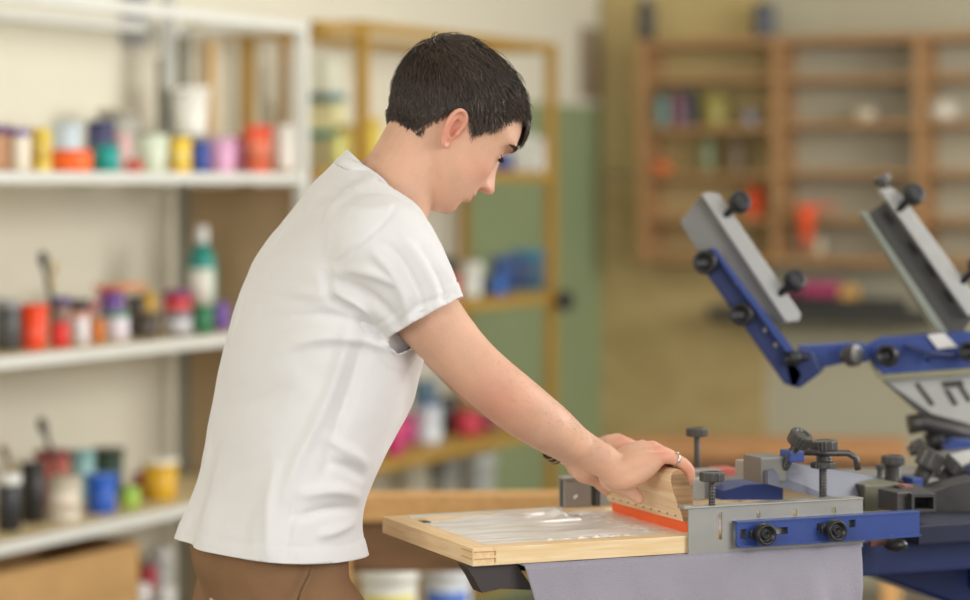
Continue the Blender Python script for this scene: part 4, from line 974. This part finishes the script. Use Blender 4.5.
# fine hair on the forearms
rnd0 = random.Random(5); cand = [p for p in bme.polygons if -.02 < (p.center+base0).x < .165 and (p.center+base0).z < 1.20]
AV = []; AF = []
fd = (S(-.09, .05, .08)-T(510,399,-.2)).normalized()
for k in range(1500):
    p = rnd0.choice(cand); c = p.center+base0; n = p.normal
    if n.z < -.2: continue
    d = (fd-n*fd.dot(n)).normalized()*.7+n*.45+V((rnd0.gauss(0,.25), rnd0.gauss(0,.25), rnd0.gauss(0,.25))); L = rnd0.uniform(.004, .009); o_ = len(AV)
    pts = [c, c+d*L*.5, c+d*L-n*L*.15]
    for i, q in enumerate(pts):
        r = .00013*(1-.4*i); u = fd.orthogonal().normalized(); x = fd.cross(u)
        for j in range(3): AV.append(q+u*r*math.cos(2.094*j)+x*r*math.sin(2.094*j))
    for i in range(2):
        for j in range(3): a_ = o_+i*3+j; b_ = o_+i*3+(j+1) % 3; AF.append((a_, b_, b_+3, a_+3))
mb = MB(); mb.v = AV; mb.f = AF; mb.sm = [True]*len(AF); mb.build('arm_hair', mat('light_brown_hair', (176, 132, 96), .5), person, fix=False)
# eyes
for sg in (-1, 1):
    mb = MB(); c = V((.0735, sg*.031, .0290)); mb.ball(Hd(c), .0108, 20); ey = mb.build('eye', cm((226,216,208), .2), person)
    mb = MB(); d = V((.93, 0, -.36)).normalized(); mb.ball(Hd(c+d*.0062), .0056, 16); mb.build('iris', cm((70,52,38), .15), ey)
    mb = MB()
    for k in range(26):
        u = k/25*2-1; y0 = sg*(.031+u*.0118); z0 = .0250-.0022*(1-u*u)
        x0 = .0772+.0104*math.sqrt(max(0, 1-(u*.95)**2))
        a = Hd((x0, y0, z0)); bq = Hd((x0+.0065, y0+sg*u*.002, z0-.0030)); mb.tube([a, a.lerp(bq, .5)-HM@V((0,0,.0006)), bq], [.00042,.00034,.00012], 4)
    mb.build('eyelashes', cm((34,26,22), .6), ey)

# ---------------------------------------------------------------- hair
hb_me = bpy.data.meshes.new('tmp'); hb_me.from_pydata([tuple(p) for p in hv], [], hf)
bv = BVHTree.FromPolygons([tuple(p) for p in hv], hf)
def hairline(th):
    """lowest z of the hair at the angle th (0 = forehead, pi = back of the head)"""
    a = abs(((th+math.pi) % (2*math.pi))-math.pi)*180/math.pi
    tab = [(0,.080),(22,.085),(36,.085),(46,.081),(56,.074),(64,.062),(71,.044),(78,.018),(83,.016),(88,.026),(96,.033),(104,.030),(112,.012),(122,-.008),(140,-.028),(160,-.036),(180,-.038)]
    for (x0, y0), (x1, y1) in zip(tab, tab[1:]):
        if a <= x1: return y0+(y1-y0)*(a-x0)/(x1-x0)
    return tab[-1][1]
whorl = V((-.060, .010, .104))
def step(p, d):
    loc, n, _, _ = bv.find_nearest(p+d); return loc, n
rnd = random.Random(11)
def strand(th, z, L, h0, h1, jit=.25, w=.00042):
    p = headpt(th, z); loc, n, _, _ = bv.find_nearest(p)
    if n.dot(loc-V((.01, 0, .03))) < 0: n = -n
    fl = (loc-whorl); back = loc.x < -.03
    if fl.length < .012: fl = V((rnd.uniform(-1,1), rnd.uniform(-1,1), 0))
    d = fl.normalized()
    f = max(0, min(1, (loc.x+.05)/.10))
    top_ = max(0, min(1, (loc.z-.04)/.05))
    d = d*(1-.5*f)+V((.9*top_, 0, -.55*(1-top_)-.2))*(.25+.55*f)
    d += V((rnd.gauss(0, jit), rnd.gauss(0, jit), rnd.gauss(0, jit)))*.6
    pts = []; cur = loc; ns = 5
    for k in range(ns+1):
        t = k/ns; pts.append(cur+n*(h0+(h1-h0)*math.sin(min(1, t*1.15)*math.pi*.62)))
        dt = (d-n*d.dot(n)); 
        if dt.length < 1e-5: dt = V((1, 0, 0))
        dt.normalize(); nl, nn = step(cur, dt*(L/ns))
        if nn.dot(nl-V((.01, 0, .03))) < 0: nn = -nn
        cur, n = nl, nn
    return pts
vs = []; fs = []
def add_strand(pts, w):
    o = len(vs); k = len(pts)
    for i, p in enumerate(pts):
        t = i/(k-1); r = w*(1-.75*t**2); q = pts[min(i+1, k-1)]-pts[max(i-1, 0)]
        q = q.normalized() if q.length > 1e-9 else V((1,0,0)); u = q.orthogonal().normalized(); x = q.cross(u)
        for j in range(3):
            a = 2.094*j; vs.append(Hd(p+u*r*math.cos(a)+x*r*math.sin(a)))
    for i in range(k-1):
        for j in range(3): a = o+i*3+j; b = o+i*3+(j+1) % 3; fs.append((a, b, b+3, a+3))
cnt = 0
while cnt < 15000:
    z = rnd.uniform(-.045, .127); th = rnd.uniform(-math.pi, math.pi)
    xf, xb, w_, nf = lv(z)
    if rnd.random() > (w_/.072)**.8: continue
    hl = hairline(th)
    if z < hl+rnd.gauss(0, .0022 if abs(th) < 1.9 else .0026): continue
    a = abs(th)*180/math.pi
    ab = max(0, min(1, (z-.015)/.085)); L = .009+.024*ab; h = .0018+.0085*ab
    if z < 0: L = .007; h = .0016+.06*max(0, z+.03)
    h += .002
    L *= rnd.uniform(.7, 1.15); h *= rnd.uniform(.75, 1.12)
    if a < 50: h *= .78
    jt_ = .22
    if rnd.random() < .07: h *= 1.35; jt_ = .55; L *= 1.15
    if 20 < a < 70 and z-hl < .03: L *= .55
    if z-hl < .012 and a > 50: h *= .6; L *= .75
    add_strand(strand(th, z, L, h*.45, h, jt_), rnd.uniform(.00042, .00062)); cnt += 1
# fringe combed forward and down over the forehead
for k in range(900):
    th = rnd.gauss(0, .24); z = rnd.uniform(.078, .105); clump = math.sin(th*23)*.5+.5
    L = rnd.uniform(.014, .024)+.010*clump*(1-abs(th)/.9)
    p = headpt(th, z); loc, n, _, _ = bv.find_nearest(p); n = n if n.x > 0 or n.z > 0 else -n
    pts = []; cur = loc; d = V((.75, -.05+.15*math.sin(th*23), -.75))
    for i in range(7):
        t = i/6; pts.append(cur+n*(.0062+.0032*math.sin(t*3.1)+.003*t*clump)+V((0, 0, -.000)))
        dt = d-n*d.dot(n); dt.normalize(); dt += V((rnd.gauss(0,.06), rnd.gauss(0,.06), 0)); cur, n2, _, _ = bv.find_nearest(cur+dt*(L/6)); n = n2 if n2.dot(cur-V((.01,0,.03))) > 0 else -n2
    add_strand(pts, rnd.uniform(.0004, .0006))
# close cap under the strands
nth, nz = 150, 90; o = len(vs)
capv = []; capi = {}
for j in range(nz+1):
    z = .128-(.128+.05)*j/nz
    for i in range(nth):
        th = 2*math.pi*i/nth; hl = hairline(th)
        p = headpt(th, z); n = (p-V((.01, 0, .03))).normalized()
        ab = max(0, min(1, (z-.015)/.085)); h = (.0018+.0080*ab)*.80*(.78 if math.cos(th) > .6 else .78+.22*min(1, (.6-math.cos(th))/.4))
        if z < 0: h = .0009+.03*max(0, z+.03)
        fade = max(0, min(1, (z-hl)/.010)); h = h*fade-.002*(1-fade)
        h += .0006*noise.noise(p*160)
        capi[(j, i)] = len(vs); vs.append(Hd(p+n*h))
for j in range(nz):
    for i in range(nth):
        z = .128-(.128+.05)*(j+.5)/nz
        if z > hairline(2*math.pi*(i+.5)/nth)-.004: fs.append((capi[(j,i)], capi[(j+1,i)], capi[(j+1,(i+1) % nth)], capi[(j,(i+1) % nth)]))
fs.append(tuple(capi[(0, i)] for i in range(nth)))
hairm = mat('dark_brown_hair', (84, 72, 62), .36, var=.25, vscale=60, spec=.45)
mb = MB(); mb.v = vs; mb.f = fs; mb.sm = [True]*len(fs); mb.build('hair', hairm, person, fix=False)
for sg in (-1, 1):
    vs = []; fs = []
    for k in range(420):
        u = rnd.random(); y = sg*(.014+.036*u); z = .0440+.0055*math.sin(u*2.4)-.006*u+rnd.gauss(0, .0016)*(1-.5*u)
        th_ = min([j*.012 for j in range(90)], key=lambda q: abs(headpt(q, z).y-abs(y))); p0, n, _, _ = bv.find_nearest(headpt(th_*sg, z)); n = n if n.x > 0 else -n
        L = rnd.uniform(.004, .008); d = V((-.15, sg*1, .25-.5*u)).normalized()
        add_strand([p0+n*.0004, p0+n*.0014+d*L*.5, p0+n*.0008+d*L], .00028)
    mb = MB(); mb.v = vs; mb.f = fs; mb.sm = [True]*len(fs); mb.build('eyebrow', hairm, person, fix=False)

# ---------------------------------------------------------------- T-shirt
def ring_pts(Lp, Rp, b, n=56, e=2.25, drop=0):
    """closed section of the torso fitted between two outline points of the picture"""
    a0 = T(*Lp); a1 = T(*Rp); c = (a0+a1)/2; ax = (a1-a0); H = ax.length/2; ax.normalize()
    a = math.sqrt(max(.0004, H*H-(b*math.sin(YAW))**2))/math.cos(YAW)
    out = []
    for k in range(n):
        t = 2*math.pi*k/n; cs, sn = math.cos(t), math.sin(t)
        out.append(c+ax*a*math.copysign(abs(cs)**(2/e), cs)+ML*b*math.copysign(abs(sn)**(2/e), sn))
    return out
TR = [((166,585),(366,589),.190,2.25),((178,544),(361,547),.188,2.25),((186,514),(356,530),.184,2.2),((195,484),(356,510),.182,2.2),((203,452),(363,490),.180,2.2),((210,424),(373,468),.180,2.2),((217,392),(387,438),.181,2.2),((225,355),(404,405),.184,2.3),
      ((233,322),(413,372),.188,2.3),((243,290),(420,342),.194,2.35),((257,256),(427,304),.202,2.4),((274,228),(430,268),.204,2.35),((290,205),(428,246),.196,2.2),((304,188),(425,230),.172,2.1),((318,174),(421,221),.136,2.05),((331,163),(418,215),.092,2.0),((340,156),(415,211),.064,2.0),((351,146),(425,201),.056,2.0)]
shirt = MB(); NR = 56; rings = [ring_pts(a, b, w, NR, e) for a, b, w, e in TR]
# resample along the body for smoothness
def resamp(rings, k):
    out = []; n = len(rings)
    for i in range(n-1):
        p0, p1, p2, p3 = rings[max(i-1,0)], rings[i], rings[i+1], rings[min(i+2,n-1)]
        for j in range(k):
            t = j/k; t2 = t*t; t3 = t2*t
            out.append([.5*((2*b)+(c-a)*t+(2*a-5*b+4*c-d)*t2+(3*b-a-3*c+d)*t3) for a, b, c, d in zip(p0, p1, p2, p3)])
    out.append(rings[-1]); return out
rr = resamp(rings, 4); vv = [p for r in rr for p in r]; ff = []
for i in range(len(rr)-1):
    for k in range(NR): a = i*NR+k; b2 = i*NR+(k+1) % NR; ff.append((a, b2, b2+NR, a+NR))
ff.append(tuple(range(NR))[::-1]); ff.append(tuple(range(len(vv)-NR, len(vv)))); shirt.add(vv, ff, True); vv_torso, ff_torso = vv, ff
# sleeves
SLR = [(364,250,-.100,.058),(372,243,-.140,.064),(384,252,-.164,.069),(402,280,-.180,.0640),(416,302,-.190,.0585),(424.5,318.5,-.195,.0550),(434,335,-.201,.0538)]
def sleeve(tab):
    p, r = smooth_path([T(a, b, l) for a, b, l, _ in tab], [q for *_, q in tab], 5)
    # the last sections turn to the slant of the hem
    shirt.tube(p, r, 40, True, True, (1.0, 1.0)); shirt.ball(p[0], r[0], 30)
sleeve(SLR)
sleeve([(352,236,.135,.066),(362,246,.160,.064),(380,268,.180,.056),(398,292,.196,.0515),(408,308,.202,.049),(416,322,.205,.047)])
limb(shirt, [T(358,228,-.120), T(366,208,-.085), T(376,192,-.05)], [.048,.040,.032], 24)
limb(shirt, [T(386,262,-.15), T(402,258,-.07), T(405,255,0), T(402,258,.07), T(386,262,.15)], [.050,.046,.045,.046,.050], 24)
limb(shirt, [T(402,236,-.05), T(404,238,0), T(402,236,.05)], [.030,.032,.030], 20)
limb(shirt, [T(352,214,.135), T(368,200,.095), T(380,192,.06)], [.052,.038,.028], 24)
sme = remeshed(shirt, .0036, 45, .5)
# folds: ridges and creases traced over the near side; (points, height, width)
def near(px, py, lat=-.19): return T(px, py, lat)
FOLDS = [
 ([(334,262),(331,284),(338,300),(352,312)], -.0050, .006), ([(394,206),(372,226),(352,246),(338,266),(331,282)], -.0022, .0030),
 ([(386,330),(372,312),(352,300),(332,294),(305,292)], .0060, .009), ([(386,338),(366,326),(344,318),(318,316),(290,322)], -.0045, .008),
 ([(384,346),(362,340),(336,338),(305,346),(280,362)], .0040, .009), ([(340,300),(318,288),(294,284),(270,288)], -.0035, .008),
 ([(352,318),(345,350),(334,390),(318,430),(300,468),(290,500)], .0042, .010), ([(366,330),(360,362),(350,398),(336,440),(326,480)], -.0036, .010),
 ([(300,500),(292,525),(286,560)], -.0028, .007), ([(284,470),(276,505),(272,556)], .0026, .008),
 ([(398,322),(392,296),(380,270),(366,252)], .0045, .008), ([(410,318),(404,290),(392,262),(378,244)], -.0040, .007),
 ([(424,312),(418,284),(406,258),(392,238)], .0036, .007), ([(436,308),(432,284),(422,262),(410,244)], -.0032, .007), ([(450,302),(442,280),(432,264)], .0028, .006),
 ([(388,324),(398,310),(414,300),(440,292)], -.0030, .006), ([(340,270),(360,272),(384,282),(404,300)], .0040, .008),
 ([(336,280),(358,290),(378,308),(392,328)], -.0040, .007),
 ([(366,500),(350,494),(330,492),(308,496)], .0045, .009), ([(368,514),(348,512),(326,512),(300,518)], -.0040, .008),
 ([(364,528),(346,532),(322,536)], .0040, .008), ([(370,480),(352,470),(334,464)], -.0035, .008), ([(372,466),(350,452),(330,440)], .0030, .009),
 ([(230,400),(252,392),(276,378),(296,358)], .0034, .012), ([(222,430),(246,424),(272,410),(292,392)], -.0030, .011), ([(214,470),(236,462),(262,446),(282,426)], .0030, .012),
 ([(206,500),(230,494),(256,480),(276,462)], -.0028, .011), ([(200,530),(214,500),(224,470)], .0030, .010), ([(232,545),(238,515),(250,486),(264,460)], .0032, .011), ([(250,550),(258,520),(268,494)], -.0028, .010),
 ([(262,262),(286,256),(306,258),(326,268)], .0030, .010), ([(250,300),(272,296),(296,300),(322,308)], -.0026, .010), ([(330,196),(346,206),(364,210),(386,208)], .0030, .008),
 ([(352,172),(366,184),(384,194),(402,198)], -.0026, .006), ([(345,164),(354,176),(366,186)], .0028, .006), ([(334,178),(346,190),(360,196)], -.0022, .006),
]
segs = []
for pl_, amp, wd in FOLDS:
    q = smooth_path([V((a, b, 0)) for a, b in pl_], [1]*len(pl_), 5)[0]
    for i in range(len(q)-1):
        t = (i+.5)/(len(q)-1); segs.append((q[i].xy, q[i+1].xy, amp*(math.sin(math.pi*min(1, max(0, t*.86+.10)))**.7), wd))
# work in the man's side-view plane so the folds are laid on the cloth itself
def side2(pl): return pl
F3 = []
for a, b2, amp, wd in segs:
    A3 = near(a.x, a.y); B3 = near(b2.x, b2.y); F3.append((V(((A3-M0).dot(MF), A3.z)), V(((B3-M0).dot(MF), B3.z)), amp, wd))
import collections
grid = collections.defaultdict(list)
for f in F3:
    m = (f[0]+f[1])/2; gx, gz = int(m.x/.04), int(m.y/.04)
    for i in (-1,0,1):
        for j in (-1,0,1): grid[(gx+i, gz+j)].append(f)
hemc = (T(178,543)+T(364,544))/2; hn = ML.cross((T(364,544)-T(178,543)).normalized()).normalized(); hn = hn if hn.z > 0 else -hn
sl_ax = (T(424.5,318.5,-.195)-T(404,282,-.182)).normalized(); sl_end = T(424.5,318.5,-.195)
sl_ax2 = (T(408,308,.202)-T(380,268,.18)).normalized(); sl_end2 = T(408,308,.202)
seam = [T(394,206,-.12), T(372,226,-.19), T(352,246,-.2), T(338,266,-.2), T(331,282,-.2)]
norms = [v.normal.copy() for v in sme.vertices]
for i, v in enumerate(sme.vertices):
    co_ = v.co; n = norms[i]; lat = (co_-M0).dot(ML); x = (co_-M0).dot(MF); d = 0
    if lat < .02:
        wgt = min(1, (.02-lat)/.08)*max(.25, abs(n.dot(ML)))
        k = V((x, co_.z)); amps = {}
        for a, b2, amp, wd in grid.get((int(x/.04), int(co_.z/.04)), ()):
            ab_ = b2-a; t = max(0, min(1, (k-a).dot(ab_)/ab_.length_squared)); dist = (k-(a+ab_*t)).length
            val = amp*math.exp(-(dist/(wd*.8))**2); kk = (amp > 0)
            key = (kk, round(wd, 4)); 
            if abs(val) > abs(amps.get(key, 0)): amps[key] = val
        d += 2.1*sum(amps.values())*wgt
    else:
        d += .0030*noise.noise(V((x*14, lat*8, co_.z*10)))
    d += .0020*noise.noise(co_*13+V((3,1,2)))+.0009*noise.noise(co_*38)
    dz_ = (co_-hemc).dot(hn); low = max(0, min(1, (.16-dz_)/.14))
    ang = math.atan2(lat, (co_-hemc).dot(MF))
    d += low*.0045*math.sin(ang*7+1.0+4*dz_)*(.4+.6*low)
    d -= .0011*g(dz_, .020, .0016); 
    if dz_ < .019: d += .0008
    for e_, ax_ in ((sl_end, sl_ax), (sl_end2, sl_ax2)):
        s_ = (co_-e_).dot(ax_)
        if (co_-e_).length < .075:
            d -= .0011*g(s_, -.021, .0016)
            if s_ > -.019: d += .0008
    v.co = co_+n*d
shirt_m = mat('white_cotton_jersey', (231, 229, 228), .85, var=.015, vscale=5, bump=.18, bscale=900, spec=.2)
sb_ = shirt_m.node_tree.nodes['Principled BSDF']; sb_.inputs['Subsurface Weight'].default_value = .0; sb_.inputs['Sheen Weight'].default_value = .15
for p in sme.polygons: p.use_smooth = True
# ribbed collar
def nk(t):
    """neck opening: loop of the collar, t from 0 at the nape round the near side to the front"""
    pts = NKP; n = len(pts); f = (t % 1)*n; i = int(f); u = f-i
    p0, p1, p2, p3 = pts[(i-1) % n], pts[i % n], pts[(i+1) % n], pts[(i+2) % n]
    return .5*((2*p1)+(p2-p0)*u+(2*p0-5*p1+4*p2-p3)*u*u+(3*p1-p0-3*p2+p3)*u**3)
NKP = [T(345,157,0), T(351,160,-.034), T(366,168,-.057), T(383,181,-.066), T(397,199,-.060), T(409,211,-.036), T(417,217,0), T(402,202,.045), T(386,182,.062), T(366,167,.057), T(351,159,.034)]
nc = sum(NKP, V((0,0,0)))/len(NKP); nn_ = (NKP[2]-nc).cross(NKP[5]-nc).normalized(); nn_ = nn_ if nn_.z > 0 else -nn_
# open the hem, the sleeve ends and the neck
bm = bmesh.new(); bm.from_mesh(sme)
def cut(center, normal, rad=None):
    n_ = V(normal); c_ = V(center)
    if rad is None: geom = bm.verts[:]+bm.edges[:]+bm.faces[:]
    else:
        fsel = [f for f in bm.faces if (f.calc_center_median()-c_).length < rad]; gs = set(fsel)
        for f in fsel: gs.update(f.edges); gs.update(f.verts)
        geom = list(gs)
    bmesh.ops.bisect_plane(bm, geom=geom, plane_co=c_, plane_no=n_, clear_outer=True, dist=1e-6)
tbv = BVHTree.FromPolygons([tuple(p) for p in vv_torso], ff_torso)
def tcen(p): return min((sum(r, V((0,0,0)))/NR for r in rings), key=lambda c: (c-p).length)
def cut_sleeve(c_, n_):
    fsel = [f for f in bm.faces if (f.calc_center_median()-c_).length < .09 and abs((f.calc_center_median()-c_).dot(n_)) < .02]; gs = set(fsel)
    for f in fsel: gs.update(f.edges); gs.update(f.verts)
    bmesh.ops.bisect_plane(bm, geom=list(gs), plane_co=c_, plane_no=n_, dist=1e-6)
    dl = []
    for f in bm.faces:
        q = f.calc_center_median(); w_ = q-c_; s_ = w_.dot(n_)
        if s_ > 0 and s_ < .040 and (w_-n_*s_).length < .070:
            loc, nn, _, dist = tbv.find_nearest(q)
            inside = (loc-q).dot(nn) > 0
            if dist > .007 and not inside: dl.append(f)
    bmesh.ops.delete(bm, geom=dl, context='FACES')
    x_ = n_.orthogonal().normalized(); y_ = n_.cross(x_); c2 = c_-n_*.007     # cloth closing round the arm inside the opening
    dv = [bm.verts.new(c2+x_*.0535*math.cos(2*math.pi*k/40)+y_*.0535*math.sin(2*math.pi*k/40)) for k in range(40)]; bm.faces.new(dv)
cut(hemc, -hn); cut_sleeve(sl_end, sl_ax); cut_sleeve(sl_end2, sl_ax2); cut(nc+nn_*.001, nn_, .092)
bmesh.ops.delete(bm, geom=[v for v in bm.verts if not v.link_faces], context='VERTS')
for e_ in (sl_end, sl_end2):        # side of the shirt carried on behind the sleeve opening
    vmap = {}; tn = [tbv.find_nearest(p)[1] for p in vv_torso]
    for f in ff_torso:
        if len(f) > 4: continue
        c_ = sum((vv_torso[i] for i in f), V((0,0,0)))/len(f)
        if (c_-e_).length > .085: continue
        q = []
        for i in f:
            if i not in vmap:
                n_ = tn[i]; n_ = n_ if n_.dot(vv_torso[i]-tcen(vv_torso[i])) > 0 else -n_
                vmap[i] = bm.verts.new(vv_torso[i]-n_*.008)
            q.append(vmap[i])
        bm.faces.new(q)
bm.to_mesh(sme); bm.free()
for p in sme.polygons: p.use_smooth = True
so = bpy.data.objects.new('t_shirt', sme); COL.objects.link(so); sme.materials.clear(); sme.materials.append(shirt_m); so.parent = person; so.location = -base0
sd = so.modifiers.new('solid', 'SOLIDIFY'); sd.thickness = .0014; sd.offset = -1
cv = []; cf = []; n = 120; prof = [(-.0035,-.016),(.0020,-.014),(.0028,-.006),(.0012,.0015),(-.0010,.0025),(-.0025,.0008),(-.0040,-.006)]
for k in range(n):
    p = nk(k/n); r = (p-nc); r = (r-nn_*r.dot(nn_)).normalized()
    for a, h in prof: cv.append(p+r*(a-h*.35)+nn_*h)
m_ = len(prof)
for k in range(n):
    for j in range(m_): a = k*m_+j; b2 = k*m_+(j+1) % m_; c = ((k+1) % n)*m_; cf.append((a, b2, c+(j+1) % m_, c+j))
mb = MB(); mb.add(cv, cf, True); mb.build('collar', shirt_m, so)

# ---------------------------------------------------------------- trousers, shoes, watch, ring
pants = MB()
PR = [((192,530),(346,540),.168,2.2),((190,562),(346,572),.170,2.2),((198,590),(346,600),.172,2.2),((207,625),(348,632),.174,2.3)]
pr = resamp([ring_pts(a, b, w, 48, e) for a, b, w, e in PR], 4); vv = [p for r in pr for p in r]; ff = []
for i in range(len(pr)-1):
    for k in range(48): a = i*48+k; b2 = i*48+(k+1) % 48; ff.append((a, b2, b2+48, a+48))
ff.append(tuple(range(48))[::-1]); ff.append(tuple(range(len(vv)-48, len(vv)))); pants.add(vv, ff, True)
for sg in (-1, 1):
    limb(pants, [zk(hipx+.01, sg*.088, .84), zk(hipx+.02, sg*.095, .70), zk(hipx+.03, sg*.10, .50), zk(hipx+.01, sg*.104, .30), zk(hipx-.01, sg*.106, .085)], [.098,.092,.074,.066,.060], 28)
pme = remeshed(pants, .006, 6, .5)
for i, v in enumerate(pme.vertices):
    c = v.co; v.co = c+v.normal*(.0045*noise.noise(V((c.x*11, c.y*11, c.z*7)))+.002*noise.noise(c*30)+.003*math.sin(c.z*60+4*noise.noise(c*6))*max(0, min(1, (.85-c.z)*4)))
khaki = mat('khaki_brown_cotton', (142, 108, 78), .8, var=.06, vscale=14, bump=.25, bscale=500, spec=.2)
for p in pme.polygons: p.use_smooth = True
po = bpy.data.objects.new('trousers', pme); COL.objects.link(po); pme.materials.clear(); pme.materials.append(khaki); po.parent = person; po.location = -base0
mb = MB(); pth = [T(312,560,-.176), T(308,574,-.178), T(300,590,-.180), T(297,600,-.180)]; mb.tube([p-ML*.004 for p in pth], .0014, 6); mb.build('pocket_seam', mat('dark_khaki_seam', (104,76,52), .8), po)
shoe = mat('dark_brown_leather', (60, 46, 38), .45)
for sg in (-1, 1):
    mb = MB(); fx = hipx-.01
    secs = [(-.075,.030,.045),(-.05,.036,.075),(0,.038,.085),(.05,.040,.070),(.10,.046,.052),(.15,.046,.040),(.185,.032,.028)]
    vs = []; fs = []; n = 18
    for dx, w_, h_ in secs:
        for k in range(n):
            a = 2*math.pi*k/n; vs.append(zk(fx+dx, sg*.106+w_*math.cos(a), .012+h_/2+h_/2*math.sin(a)))
    for i in range(len(secs)-1):
        for k in range(n): a = i*n+k; b2 = i*n+(k+1) % n; fs.append((a, b2, b2+n, a+n))
    fs += [tuple(range(n)), tuple(range(len(vs)-n, len(vs)))]; mb.add(vs, fs, True); sh = mb.build('shoe', shoe, person)
    mb = MB(); ol = [(-.085,.0),(-.07,.034),(0,.04),(.06,.044),(.12,.052),(.17,.046),(.198,.02),(.198,-.02),(.17,-.046),(.12,-.052),(.06,-.044),(0,-.04),(-.07,-.034)]
    mb.prism([zk(fx+x, sg*.106+y, .001) for x, y in ol], Z*.02); mb.build('sole', black, sh)
# wrist watch on the far arm
wa = WLp-P*.026+Z*.013; wd = (P*.8-Z*.6).normalized(); X = wd.cross(Q).normalized(); Yx = wd.cross(X)
mb = MB(); n = 40; vs = []; fs = []
for k in range(n):
    a = 2*math.pi*k/n
    for (r, h) in ((.0225,-.008),(.0243,-.0075),(.0243,.0075),(.0225,.008)): vs.append(wa+X*r*math.cos(a)*.98+Yx*r*math.sin(a)*1.04+wd*h)
for k in range(n):
    for j in range(4): fs.append((k*4+j, k*4+(j+1) % 4, ((k+1) % n)*4+(j+1) % 4, ((k+1) % n)*4+j))
mb.add(vs, fs, True); wt = mb.build('wrist_watch_strap', cm((34,32,32), .5), person)
dn = X if X.z < 0 else -X
for o_ in (-.0080, .0080):
    vs = []; fs = []
    for k in range(n):
        a = 2*math.pi*k/n
        for (r, h) in ((.0243,-.0012),(.0251,0),(.0243,.0012)): vs.append(wa+X*r*math.cos(a)*.98+Yx*r*math.sin(a)*1.04+wd*(h+o_*.5))
    for k in range(n):
        for j in range(3): fs.append((k*3+j, k*3+(j+1) % 3, ((k+1) % n)*3+(j+1) % 3, ((k+1) % n)*3+j))
    mb = MB(); mb.add(vs, fs, True); mb.build('gold_clasp', mat('brass_metal', (196,160,90), .3, .9), wt)
# ring on the ring finger
rc = SH(-.0050, .018, .1025); dr = (SH(.0045, .018, .097)-SH(-.026, .018, .1055)).normalized(); X = dr.cross(Q).normalized(); Yx = dr.cross(X); vs = []; fs = []
mb = MB(); mb.tube([rc+X*.0092*math.cos(a)+Yx*.0092*math.sin(a) for a in [2*math.pi*k/28 for k in range(29)]], .0011, 8, cap=False); mb.build('silver_ring', mat('silver_metal', (210,210,212), .2, .9), person)
# ---------------------------------------------------------------- camera and light
cd = bpy.data.cameras.new('camera'); co = bpy.data.objects.new('camera', cd); COL.objects.link(co)
co.location = (0, 0, CAMZ); co.rotation_euler = (math.radians(90), 0, 0)
cd.sensor_width = 36; cd.lens = 36*FPX/970; cd.shift_y = -(300-CY)/970
cd.dof.use_dof = True; cd.dof.focus_distance = 3.24; cd.dof.aperture_fstop = 2.2
cd.clip_start = .05
sc = bpy.context.scene; sc.camera = co
def area(name, loc, target, size, energy, col, sy=None):
    l = bpy.data.lights.new(name, 'AREA'); l.energy = energy; l.color = col; l.shape = 'RECTANGLE'; l.size = size; l.size_y = sy or size
    o = bpy.data.objects.new(name, l); COL.objects.link(o); o.location = loc
    o.rotation_euler = (V(target)-V(loc)).to_track_quat('-Z', 'Y').to_euler(); return o
area('window_light', (2.9, .6, 2.2), (-.1, 3.3, 1.2), 2.0, 56, (1, .99, .975), 1.6)
area('rear_window_light', (-2.0, -.6, 2.2), (-.7, 5.0, 1.1), 2.2, 58, (1, .99, .97), 1.5)
area('added_side_fill', (3.6, 5.0, 2.0), (-.8, 6.0, 1.1), 2.2, 88, (1, .99, .96), 1.5)  # fill light added to brighten the racks, not a known window
area('added_overhead_fill', (.5, 5.4, 2.9), (-.2, 5.4, 0), 1.6, 12, (1, .98, .94), .5)  # overhead fill added to lift the background, no real fitting there
w = bpy.data.worlds.new('world'); sc.world = w; w.use_nodes = True
w.node_tree.nodes['Background'].inputs[0].default_value = (.93, .96, 1, 1); w.node_tree.nodes['Background'].inputs[1].default_value = .42
sc.view_settings.view_transform = 'Standard'; sc.view_settings.look = 'None'; sc.view_settings.gamma = 1; sc.view_settings.exposure = .38
sc.view_settings.use_curve_mapping = False
